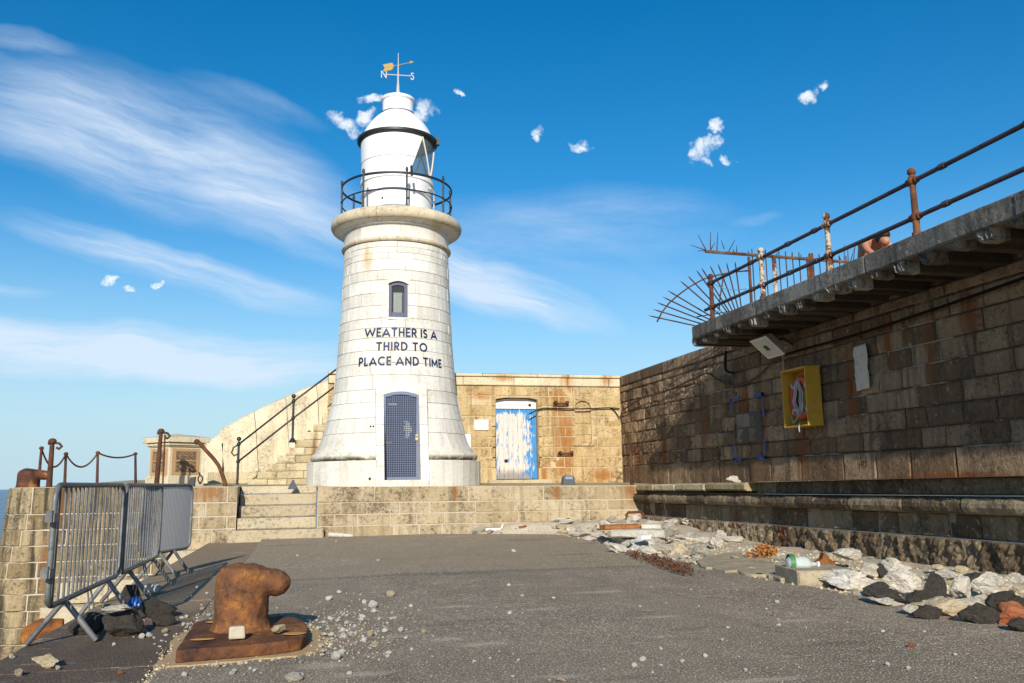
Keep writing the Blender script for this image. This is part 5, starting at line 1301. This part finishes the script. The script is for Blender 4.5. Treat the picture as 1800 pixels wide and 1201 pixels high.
q = MB(); q.hexa([(-.515, 6.33, .10), (-.405, 6.34, .10), (-.41, 6.44, .10), (-.52, 6.43, .10), (-.515, 6.335, .185), (-.41, 6.345, .185), (-.415, 6.43, .18), (-.515, 6.425, .18)]); q.build('nut', simple('worn_pale_nut', (.50, .42, .31), .6, var=.55, scale=16), tb, bevel=.012)
bed = [(-.93, 6.0), (-.6, 6.04), (-.2, 6.12), (.05, 6.22), (.14, 6.4), (.12, 6.7), (.06, 7.3), (-.1, 7.5), (-.85, 7.55), (-.97, 7.2), (-.92, 6.6)]
bed = [(x+.055*noise.noise(Vector((x*8, y*8, 1)))+.02*noise.noise(Vector((x*25, y*25, 1))), y+.055*noise.noise(Vector((x*8, y*8, 4)))+.02*noise.noise(Vector((x*25, y*25, 4)))) for x, y in [((a[0]*(1-t)+c[0]*t), (a[1]*(1-t)+c[1]*t)) for a, c in zip(bed, bed[1:]+bed[:1]) for t in (0, .125, .25, .375, .5, .625, .75, .875)]]
q = MB(); q.prism(bed, 'z', -.02, .009); q.build('mortar_bed', simple('tan_mortar_bed', (.46, .31, .15), .95, var=.5, scale=7, bump=.8), tb)
c_ = P(52, 857, Y=18.85); tb2 = thing('bollard', (c_.x, 19.0, 1.13), 'smaller rusty bollard standing on the seaward corner of the stone bastion', 'bollard')
q = MB(); bollard_body(q, (c_.x-.08, 19.0, 1.12), .40, .2, .34, R(-4)); o = q.build('body', rusty('orange_patch_rust', (.12, .045, .025), (.52, .24, .06), (.04, .02, .016)), tb2)
md = o.modifiers.new('r', 'REMESH'); md.mode = 'VOXEL'; md.voxel_size = .016; md.use_smooth_shade = True
md = o.modifiers.new('s', 'SMOOTH'); md.factor = .6; md.iterations = 6
q = MB(); pts = []
c0, c1 = P(48, 1130, Y=8.1), P(110, 1085, Y=8.3)
q.tube([(-2.27, 8.2, -.15), (-2.25, 8.2, -.09), (-2.18, 8.22, -.06), (-2.02, 8.25, -.065)], [.07, .10, .11, .10], 16); q.box(-2.26, -2.01, 8.14, 8.34, -.5, -.09)
tag(q.build('quay_fender', m_rust_o, smooth=50, bevel=.02), 'rounded rusty iron fender on the quay edge beside the nearest barrier leg', 'fender')
# ------------------------------------------------------------------ broken stone, asphalt and litter
def rock_mesh(name, seed, mat, cuts=7, rough=.08, sub=4, rnd=.0):
    """angular chunk: a ball cut by random planes, then roughened"""
    rng = random.Random(seed); bm = bmesh.new(); bmesh.ops.create_icosphere(bm, subdivisions=sub, radius=1)
    pl = []
    for i in range(cuts):
        n = Vector((rng.uniform(-1, 1), rng.uniform(-1, 1), rng.uniform(-1, 1))).normalized(); pl.append((n, rng.uniform(.45, .8)))
    off = Vector((seed*3.1, seed*1.7, 0))
    for v in bm.verts:
        for n, d in pl:
            k = v.co.dot(n)
            if k > d: v.co -= n*(k-d)*(1-rnd)
        v.co += v.co.normalized()*rough*(noise.noise(v.co*2.2+off)+.6*noise.noise(v.co*5+off)+.5*noise.noise(v.co*10+off)+.35*noise.noise(v.co*21+off))
    # fit to a unit box standing on z = 0
    mn = Vector(min(v.co[i] for v in bm.verts) for i in range(3)); mx = Vector(max(v.co[i] for v in bm.verts) for i in range(3))
    for v in bm.verts:
        for i in range(3): v.co[i] = (v.co[i]-mn[i])/(mx[i]-mn[i])-(.5 if i < 2 else .06)
    me = bpy.data.meshes.new(name); bm.to_mesh(me); bm.free(); me.materials.append(mat)
    me.polygons.foreach_set('use_smooth', [True]*len(me.polygons)); me.set_sharp_from_angle(angle=R(28)); return me
def rockmat(name, c1, c2, dk, bump=.8, sp=.5, sc=1.):
    mt, b, bs = material(name); o = b.obj(); r = b.rnd(); o = b.vm('ADD', o, b.comb(b.math('MULTIPLY', r, 40.), b.math('MULTIPLY', r, 17.), 0))
    n1 = b.noise(o, 2.2*sc, 6, .65); n2 = b.noise(o, 9*sc, 5, .7); n3 = b.noise(o, 26*sc, 3, .6)
    col = b.mix(c1, c2, b.ramp(n1, .3, .7)); col = b.mix(col, dk, b.math('MULTIPLY', b.ramp(n2, .52, .7), sp)); col = b.mix((0, 0, 0), col, b.math('MULTIPLY_ADD', r, .25, .82))
    b.put(bs.inputs['Base Color'], col); bs.inputs['Roughness'].default_value = .95; bs.inputs['Specular IOR Level'].default_value = .2
    b.put(bs.inputs['Normal'], b.bump(b.math('ADD', n2, b.math('MULTIPLY', n3, .6)), bump, .05)); return mt
m_rw = rockmat('white_rubble', (.66, .58, .45), (.84, .78, .67), (.34, .25, .15), sp=.65)
m_rt = rockmat('tan_rubble', (.60, .45, .26), (.76, .65, .46), (.28, .19, .1))
m_ra = rockmat('asphalt_chunk', (.085, .074, .062), (.17, .148, .12), (.48, .41, .31), bump=1., sp=.5, sc=3.5)
m_rb = rockmat('brick_red', (.42, .13, .055), (.55, .22, .10), (.25, .09, .05))
m_rg = rockmat('grey_concrete_chunk', (.45, .40, .31), (.62, .56, .45), (.15, .12, .09))
MS = {k: [rock_mesh(nm, sd+i*11, mt_, 7 if k != 'a' else 6, .17 if k != 'a' else .11) for i in range(5)] for k, nm, sd, mt_ in (('w', 'white_stone', 1, m_rw), ('t', 'tan_stone', 2, m_rt), ('a', 'asphalt_chunk', 3, m_ra), ('g', 'grey_stone', 4, m_rg))}
MS['b'] = [rock_mesh('brick_piece', 77, m_rb, 7, .12)]
m_peb = rockmat('white_pebble', (.86, .80, .68), (.95, .92, .85), (.6, .5, .36), sp=.3)
MP = [rock_mesh('pebble', 100+i, m_peb, 5, .08, 2, .2) for i in range(5)]
MPT = [rock_mesh('pebble', 130+i, m_rt, 5, .05, 2, .2) for i in range(3)]
crng = random.Random(17)
def gz(x, y):
    if x < -.93: return 0.
    return zbed(x, y) if x > edge_x(y)-.05 else zg(x, y)
def put(name, me, x, y, z, sx, sy, sz, rz, label, cat, group=None, tilt=.12):
    o = bpy.data.objects.new(name, me); COL.objects.link(o); o.location = (x, y, z); o.scale = (sx, sy, sz); o.rotation_euler = (crng.uniform(-tilt, tilt), crng.uniform(-tilt, tilt), rz)
    return tag(o, label, cat, group)
def chunk(px, py, w, h, kind, label=None, group=None, name=None, cat='stone', i=None, rz=None, deep=.8, z=None):
    """chunk whose foot is seen at (px, py), w x h photograph pixels"""
    g = P(px, py, Z=.02)
    for _ in range(4): g = P(px, py, Z=gz(g.x, g.y) if z is None else z)
    s_ = (g-EYE).length/FPX; W_, H_ = w*s_*(.92 if w > 30 else 1), h*s_*(.82 if h > 20 else 1)
    me = MS[kind][crng.randrange(len(MS[kind])) if i is None else i]
    dirv = Vector((g.x, g.y, 0)).normalized(); g = g+dirv*W_*deep*.4
    return put(name or {'w': 'rubble_stone', 't': 'rubble_stone', 'a': 'asphalt_chunk', 'b': 'brick_piece', 'g': 'rubble_stone'}[kind], me, g.x, g.y, gz(g.x, g.y) if z is None else z, W_*1.05, W_*deep, H_*1.12, -YAW+(crng.uniform(-.5, .5) if rz is None else rz), label, cat, group)
G1 = 'broken stones and chunks along the ledge'
big = [  # the broken pavement at the right
 (1586, 1047, 66, 46, 'w', 'largest bright white rubble stone, in the middle of the heap by the ledge'),
 (1640, 1062, 44, 56, 'a', 'tall dark asphalt slab leaning beside the large white stone'),
 (1690, 1062, 40, 46, 'w', 'rounded white stone between dark chunks, right of the leaning slab'),
 (1745, 1052, 62, 44, 'w', 'long white stone under a dark splinter at the right of the heap'),
 (1790, 1045, 46, 34, 'w', 'white stone partly cut by the right edge of the picture'),
 (1655, 1085, 90, 32, 't', 'long cream stone lying in front of the heap on the asphalt edge'),
 (1700, 1083, 56, 30, 'w', 'round ended cream stone at the front of the heap'),
 (1560, 1064, 60, 28, 'a', 'dark asphalt lump at the front left of the heap'),
 (1612, 1070, 40, 30, 'a', 'dark asphalt lump in front of the largest white stone'),
 (1540, 1052, 50, 26, 'a', 'dark asphalt lump beside the long pale stone'),
 (1720, 1098, 62, 36, 'a', 'dark asphalt lump left of the red brick'),
 (1780, 1102, 62, 40, 'b', 'broken orange red brick at the right edge of the rubble'),
 (1795, 1112, 40, 24, 'a', 'dark asphalt lump below the red brick'),
 (1765, 1072, 50, 28, 'a', 'dark asphalt lump behind the red brick'),
 (1500, 1038, 120, 34, 'w', 'long rough white stone lying on the asphalt edge below the rusty bracket'),
 (1420, 1030, 80, 22, 't', 'flat cream stone at the edge of the asphalt below the bottle'),
 (1560, 1066, 58, 12, 'w', 'thin cream slab lying flat on the asphalt'),
 (1530, 1016, 44, 26, 'w', 'white stone right of the square concrete block'),
 (1575, 1014, 50, 26, 'w', 'pale stone behind the largest white stone'),
 (1552, 1018, 20, 26, 'a', 'small upright dark asphalt splinter between pale stones'),
 (1665, 1034, 54, 24, 'w', 'pale stone behind the leaning slab'),
 (1715, 1032, 46, 26, 'a', 'dark lump at the back of the heap near the ledge'),
 (1655, 1012, 32, 14, 't', 'yellowish stone close to the ledge wall'),
 (1690, 1008, 20, 10, 't', 'small yellow stone close to the ledge wall'),
 (1785, 1070, 36, 22, 'a', 'dark lump between white stone and red brick'),
 (1600, 1082, 26, 16, 'w', 'small white stone wedged between two dark lumps'),
 (1630, 1090, 50, 26, 'a', 'dark lump under the long cream stone'),
]
for (px, py, w, h, k, lab) in big: chunk(px, py, w, h, k, lab, G1, cat='brick' if k == 'b' else 'asphalt' if k == 'a' else 'stone')
# concrete block and slab
def cblock(px0, px1, pyb, pyt, Yd, mat, label, name, rz=0, bev=.02, cat='block'):
    g0 = P(px0, pyb, Z=.08); g1 = P(px1, pyb, Z=.08); s_ = (g0-EYE).length/FPX; h = (pyb-pyt)*s_
    q = MB(); w = (g1-g0).length; c_ = (g0+g1)/2; rng = random.Random(int(px0))
    def pos(u, v, n): return Vector((u, -n, v))
    block(q, pos, -w/2, w/2, -.05, h, 0, .015, .05, rng, edge=.02, er=.02, back=Yd)
    o = q.build(name, mat); o.location = (c_.x, c_.y, gz(c_.x, c_.y)); o.rotation_euler = (0, 0, -YAW+rz); return tag(o, label, cat)
m_blk = rockmat('pale_concrete_block', (.36, .28, .18), (.54, .45, .31), (.18, .13, .08), bump=.5, sp=.4, sc=2)
cblock(1400, 1508, 1014, 988, .7, m_blk, 'square edged pale concrete block lying by the ledge, behind the rusty bracket', 'concrete_block', .05)
chunk(1488, 985, 50, 22, 'w', 'rough white stone sitting on the concrete block', G1, z=.17)
q = MB(); rng = random.Random(3)
_ol = [(1225, 985), (1236, 993), (1262, 1000), (1300, 1004), (1322, 1009), (1352, 1011), (1372, 1016), (1400, 1019), (1418, 1012), (1412, 1000), (1400, 985), (1372, 976), (1340, 970), (1300, 969), (1262, 973), (1240, 976)]
outline = [(x+9*noise.noise(Vector((x*.06, y*.09, 2))), y+4*noise.noise(Vector((x*.07, y*.1, 7)))) for x, y in [(a[0]*(1-t)+c[0]*t, a[1]*(1-t)+c[1]*t) for a, c in zip(_ol, _ol[1:]+_ol[:1]) for t in (0, .33, .66)]]
q.prism([tuple(P(*a, Z=.03).to_tuple()[:2]) for a in outline], 'z', -.05, .03); tag(q.build('concrete_slab', m_blk, bevel=.012), 'flat pale broken concrete slab lying in the rubble strip', 'slab')
# far corner: broken concrete beams, rusty frame, orange timber
def beam(pa, pb, zz, hh, dd, mat, name, label, cat):
    a_, c_ = P(*pa, Z=zz), P(*pb, Z=zz); w = (c_-a_).length; q = MB(); rng = random.Random(int(pa[0]))
    block(q, lambda u, v, n: Vector((u, -n, v)), 0, w, 0, hh, 0, .02, .05, rng, edge=.02, er=.025, back=dd)
    o = q.build(name, mat); o.location = (a_.x, a_.y, zz); o.rotation_euler = (0, 0, math.atan2(c_.y-a_.y, c_.x-a_.x)); return tag(o, label, cat)
m_cream = rockmat('cream_concrete', (.66, .60, .47), (.80, .76, .66), (.36, .27, .16), sc=2)
m_timber = rockmat('orange_timber', (.42, .15, .05), (.58, .26, .10), (.16, .06, .03), sc=3)
beam((1072, 945), (1168, 946), .15, .13, .5, m_cream, 'concrete_beam', 'cream broken concrete beam lying in the far corner of the rubble', 'beam')
beam((1065, 932), (1128, 930), .27, .08, .3, m_timber, 'timber_baulk', 'splintered orange timber lying on the cream beam in the far corner', 'timber')
beam((1127, 931), (1162, 931), .27, .09, .4, m_cream, 'concrete_fragment', 'short pale concrete fragment beside the orange timber', 'block')
beam((1130, 951), (1147, 950), .16, .085, .15, m_white, 'white_brick', 'small clean white brick at the front of the far rubble', 'brick')
beam((1000, 937), (1100, 924), .05, .10, .45, m_cream, 'kerb_fragment', 'long white mortar slab lying against the terrace wall', 'slab')
q = MB(); fr = [P(x, y, Y=18.45) for x, y in ((1107, 921), (1101, 905), (1105, 901), (1126, 900), (1130, 904), (1136, 920))]
q.tube(fr, .035, 6); q.tube([fr[0]+Vector((0, -.02, 0)), fr[-1]+Vector((.05, -.02, -.01))], .03, 6)
tag(q.build('iron_loop', m_rust, smooth=50), 'small bent rusty iron frame leaning on the terrace wall in the corner', 'frame')
q = MB(); a_, c_ = P(832, 925, Z=.12), P(902, 926, Z=.1); 
q.tube([P(836, 927, Y=18.55), P(856, 931, Y=18.5), P(880, 931, Y=18.5)], .03, 6); q.tube([P(880, 932, Y=18.5), P(884, 922, Y=18.6)], .02, 6)
tag(q.build('pipe_piece', m_white, smooth=50), 'short white pipe lying at the foot of the terrace wall', 'pipe')
q = MB(); q.tube([P(578, 940, Y=18.5), P(600, 941, Y=18.45), P(621, 942, Y=18.4)], [.05, .045, .03], 8); tag(q.build('stone_strip', m_cream, smooth=50), 'white strip of broken mortar at the right foot of the stone steps', 'mortar')
q = MB(); q.tube([P(905, 930, Y=18.4), P(940, 929, Y=18.4)], .02, 6); q.tube([P(912, 928, Y=18.38), P(925, 926, Y=18.38)], .035, 6); tag(q.build('rusty_rod', m_rust_o, smooth=50), 'short rusty rod lying near the white pipe by the terrace wall', 'rod')
# rusty angle bracket, plastic bottle, rusty weed
q = MB(); g = [P(x, y, Y=9.3) for x, y in ((1440, 1000), (1436, 990), (1446, 983), (1449, 972), (1456, 982), (1468, 990), (1470, 1016), (1463, 1012), (1458, 998), (1452, 1006))]
n = len(g); q.add([p for p in g]+[p+Vector((.03, .12, 0)) for p in g], [list(range(n)), list(range(n, 2*n))[::-1]]+[(i, (i+1) % n, n+(i+1) % n, n+i) for i in range(n)])
tag(q.build('iron_bracket', m_rust_o, bevel=.006), 'orange rusty angle bracket standing against the pale concrete block', 'bracket')
a_, c_ = P(1383, 990, Z=.19), P(1436, 992, Z=.17); ax = (c_-a_)
bt = thing('plastic_bottle', tuple(a_), 'crushed clear plastic bottle with green label lying on the rubble', 'bottle')
mt, b, bs = material('clear_plastic'); bs.inputs['Base Color'].default_value = (.72, .80, .78, 1); bs.inputs['Roughness'].default_value = .18; bs.inputs['Alpha'].default_value = .5
q = MB(); prf = [.05, .095, .10, .085, .10, .095, .10, .08, .04, .028, .028]
q.tube([a_+ax*(i/10) for i in range(11)], prf, 14, sy=.85); q.build('body', mt, bt, smooth=True)
q = MB(); q.tube([a_+ax*.05, a_+ax*.2], [.098, .104], 14, cap=False); q.build('label_band', simple('green_plastic', (.05, .20, .06), .5), bt, smooth=True)
q = MB(); q.tube([a_+ax*1., a_+ax*1.06], .034, 10); q.build('lid', m_white, bt)
rng = random.Random(12)
def weed(centres, name, label, mat, spread, nleaf, size, hh):
    q = MB()
    for (px, py) in centres:
        c0 = P(px, py, Z=.06)
        for _ in range(nleaf):
            p_ = c0+Vector((rng.gauss(0, spread), rng.gauss(0, spread), 0)); p_.z = gz(p_.x, p_.y)+rng.uniform(0, hh)
            d1 = Vector((rng.uniform(-1, 1), rng.uniform(-1, 1), rng.uniform(-.3, .8))).normalized()*size*rng.uniform(.5, 1.3); d2 = d1.cross(Vector((rng.uniform(-1, 1), rng.uniform(-1, 1), rng.uniform(-1, 1)))).normalized()*size*.35
            q.add([p_, p_+d1*.5+d2, p_+d1, p_+d1*.5-d2], [(0, 1, 2, 3)])
    return tag(q.build(name, mat), label, 'seaweed', kind='stuff')
m_weed = simple('dry_brown_weed', (.11, .045, .02), .9, var=.6, scale=15)
weed([(1110+9*i, 968+3.1*i) for i in range(12)]+[(1150, 976), (1165, 980), (1195, 989), (1205, 993), (1180, 985)], 'dry_seaweed', 'dry rust brown seaweed lying along the edge of the asphalt', m_weed, .07, 40, .045, .06)
weed([(1338, 973), (1345, 972), (1330, 976), (1352, 975)], 'dry_weed', 'orange clump of dry weed on the concrete slab', simple('orange_weed', (.36, .14, .03), .9, var=.6, scale=15), .06, 70, .06, .12)
# small rubble along the whole strip
lab_s = 'small pale rubble stone, one of many strewn along the foot of the ledge'; lab_d = 'small dark asphalt fragment, one of many strewn along the foot of the ledge'
rng = random.Random(23); cnt = 0
def small(x, y, s_, kind, lab, grp, nm):
    me = MS[kind][rng.randrange(5)]; put(nm, me, x, y, gz(x, y)-.005, s_*rng.uniform(.8, 1.5), s_*rng.uniform(.8, 1.3), s_*rng.uniform(.35, .75), rng.uniform(0, 6.3), lab, 'stone' if kind != 'a' else 'asphalt', grp, .3)
for _ in range(165):   # near half: white and dark mixed
    y = rng.uniform(4.6, 11.5); ex = edge_x(y); x = ex+rng.uniform(-.05, 7.3-ex)
    s_ = rng.choice((.04, .05, .06, .08, .10, .13)); k = rng.choice('wwwtaag') if y < 10 else rng.choice('wttg')
    small(x, y, s_, k, lab_d if k == 'a' else lab_s, 'small dark rubble' if k == 'a' else 'small pale rubble', 'asphalt_fragment' if k == 'a' else 'rubble_fragment')
for _ in range(150):   # far corner: heaped white mortar
    y = rng.uniform(12, 18.6); ex = edge_x(y); x = ex+abs(rng.gauss(0, .4))*(7.3-ex) if y < 16 else rng.uniform(max(ex, 3.6), 7.25)
    if x > 7.3: continue
    if 10.5 < y < 13 and rng.random() < .6: continue
    s_ = rng.choice((.06, .09, .12, .18, .26)); k = rng.choice('wwwwtg')
    small(x, y, s_, k, lab_s, 'small pale rubble', 'rubble_fragment')
mid = [(1060, 955, 40, 12), (1100, 962, 46, 16), (1085, 972, 40, 14), (1130, 968, 50, 20), (1160, 975, 44, 18), (1190, 972, 40, 16), (1200, 955, 60, 12), (1240, 960, 50, 10), (1150, 960, 40, 22), (1020, 944, 46, 9), (985, 938, 40, 8), (1215, 945, 40, 14), (1255, 948, 34, 10), (1180, 945, 30, 10), (1290, 955, 40, 10)]
for i, (px, py, w, h) in enumerate(mid): chunk(px, py, w, h, 'w' if i % 4 else 'g', 'lumpy white mortar stone of the heap in the far corner by the terrace wall', 'mortar lumps in the far corner', name='mortar_lump')

# chunks at the barrier feet
G2 = 'asphalt chunks by the barrier feet'
chunk(214, 1122, 66, 50, 'a', 'large square asphalt chunk with pale top under the nearest barrier', G2, cat='asphalt', i=0, rz=.1)
chunk(152, 1117, 56, 36, 'a', 'low asphalt chunk left of the large one, behind the barrier leg', G2, cat='asphalt', i=1)
chunk(276, 1088, 66, 36, 'a', 'rounded asphalt chunk right of the barrier feet', G2, cat='asphalt', i=2)
chunk(228, 1066, 30, 38, 'a', 'upright asphalt slab behind the barrier feet', G2, cat='asphalt', i=3)
chunk(286, 1102, 38, 18, 'a', 'small flat asphalt piece in front of the rounded chunk', G2, cat='asphalt', i=4)
chunk(268, 1046, 30, 16, 'w', 'white crumbly stone in the shade of the middle barrier', None)
chunk(205, 1077, 46, 10, 'w', 'pale crust of mortar lying on the large asphalt chunk', None, z=.20)
chunk(190, 1072, 20, 8, 't', 'small tan stone beside the mortar crust on the chunk', None, z=.17)
q = MB(); rng = random.Random(4); g = P(236, 1066, Z=.03)
vs = []
for j in range(9):
    for i in range(9):
        u, v = i/8-.5, j/8-.5; vs.append((g.x+u*.15, g.y+v*.2, .03+.12*abs(noise.noise(Vector((u*6, v*6, 3))))+.05*(1-4*u*u)*(1-4*v*v)))
q.add(vs, [(j*9+i, j*9+i+1, (j+1)*9+i+1, (j+1)*9+i) for j in range(8) for i in range(8)])
o = q.build('plastic_bag', simple('blue_plastic', (.02, .10, .34), .35), smooth=True); o.modifiers.new('t', 'SOLIDIFY').thickness = .004; tag(o, 'crumpled blue plastic bag between asphalt chunks under the barriers', 'bag')
# named loose stones of the foreground
for (px, py, w, h, k, lab) in [(518, 1199, 34, 14, 'w', 'flat white stone at the bottom of the picture in front of the bollard'), (80, 1176, 52, 19, 't', 'flat tan stone lying on the dark quay edge'),
    (33, 1190, 17, 10, 't', 'small yellowish stone on the quay edge, nearest the corner'), (211, 1187, 10, 6, 'b', 'tiny orange brick crumb on the quay edge'), (101, 1178, 9, 6, 'w', 'tiny white stone right of the flat tan stone'),
    (20, 1158, 9, 7, 'w', 'tiny white stone at the far left of the quay edge'), (1304, 1137, 2, 2, 'b', None), (1602, 1139, 11, 7, 'b', 'tiny red brick crumb on the open asphalt'), (987, 1200, 16, 7, 't', 'small pale stone at the bottom of the open asphalt')]:
    if lab: chunk(px, py, w, h, k, lab, None, name='loose_stone')
chunk(490, 1114, 23, 13, 't', 'yellow tan stone lying on the bollard base plate', None, z=.10, name='loose_stone')
a_ = P(1293, 850, X=7.6); o = put('white_block', MS['w'][2], 7.6, a_.y, zl(a_.y)-.01, .30, .26, .15, .1, 'white stone block lying on the ledge below the harbour wall', 'stone')
# pebbles
rng = random.Random(31)
pts = []
for _ in range(85): pts.append((rng.gauss(600, 48), rng.gauss(1105, 26), rng.choice((3, 3, 4, 4, 5, 6, 8, 10))))       # spill beside the bollard
for _ in range(22): pts.append((rng.gauss(420, 70), rng.gauss(1172, 8), rng.choice((3, 4, 6, 8))))
for _ in range(24): pts.append((rng.gauss(345, 26), rng.gauss(1095, 28), rng.choice((3, 4, 6, 7))))
for _ in range(18): pts.append((rng.uniform(185, 330), rng.uniform(1085, 1140), rng.choice((3, 4, 6))))
for _ in range(100): pts.append((rng.uniform(380, 1780), 955+245*rng.random()**.8, rng.choice((2, 2.5, 3, 3, 4, 5, 6))))
pts += [(655, 1070, 14), (640, 1062, 8), (745, 1115, 9), (895, 1082, 9), (1125, 1068, 6), (1115, 1172, 10), (1130, 1163, 9), (683, 1151, 10), (590, 1160, 15), (600, 1150, 10), (515, 1140, 14), (540, 1145, 10), (410, 1165, 12), (455, 1150, 9), (1560, 1170, 7), (1310, 1180, 7), (1200, 1165, 8), (1240, 1155, 8), (290, 1112, 9), (262, 1120, 10), (250, 1122, 8)]
PL = 'small pale pebble, one of many scattered over the asphalt and around the foreground bollard'
npeb = 0
for px, py, w in pts:
    if py < 950 or py > 1215 or npeb > 295: continue
    g = P(px, py, Z=.0)
    if g.x > edge_x(g.y)-.05 or g.x < -1.9: continue
    if -.9 < g.x < .08 and 6.05 < g.y < 7.45:
        continue
    s_ = (g-EYE).length/FPX*w; zz = gz(g.x, g.y) if not (-.97 < g.x < .14 and 6.0 < g.y < 7.55) else .012
    me = rng.choice(MP if rng.random() < .8 else MPT)
    put('pebble', me, g.x, g.y, zz-.001, s_*rng.uniform(.9, 1.2), s_*rng.uniform(.9, 1.5), s_*rng.uniform(.65, 1.05), rng.uniform(0, 6.3), PL, 'pebble', 'pebbles on the asphalt', .1); npeb += 1
# fine grit, beyond counting
q = MB(); rng = random.Random(77)
def grit(x, y, s_):
    z = gz(x, y); a = rng.uniform(0, 6.3); q.add([(x+s_*math.cos(a), y+s_*math.sin(a), z-.001), (x+s_*math.cos(a+2.1), y+s_*math.sin(a+2.1), z-.001), (x+s_*math.cos(a+4.2), y+s_*math.sin(a+4.2), z-.001), (x, y, z+s_*.9)], [(0, 1, 3), (1, 2, 3), (2, 0, 3)])
for _ in range(900): grit(rng.uniform(-.9, 5.1), 4+11*rng.random()**1.5, rng.choice((.003, .004, .005, .007)))
for _ in range(420):
    g = P(rng.gauss(600, 55), min(1199, rng.gauss(1112, 30)), Z=0)
    if not (-.9 < g.x < .08 and 6.05 < g.y < 7.45): grit(g.x, g.y, rng.choice((.004, .006, .008, .011)))
for _ in range(260):
    t = rng.random()*len(bed); a, c = bed[int(t)], bed[(int(t)+1) % len(bed)]; grit(a[0]+(c[0]-a[0])*(t % 1)+rng.gauss(0, .04), a[1]+(c[1]-a[1])*(t % 1)+rng.gauss(0, .04), rng.choice((.005, .008, .012, .018)))
for _ in range(170):
    y = rng.uniform(5, 8.5); grit(-.93+rng.gauss(0, .035), y, rng.choice((.004, .006, .009, .012)))
for _ in range(3200):
    y = rng.uniform(4.5, 18.5); grit(edge_x(y)+rng.uniform(-.1, 1.7), y, rng.choice((.008, .012, .02, .028)))
tag(q.build('gravel', m_rt), 'fine pale grit scattered over the asphalt', 'gravel', kind='stuff')
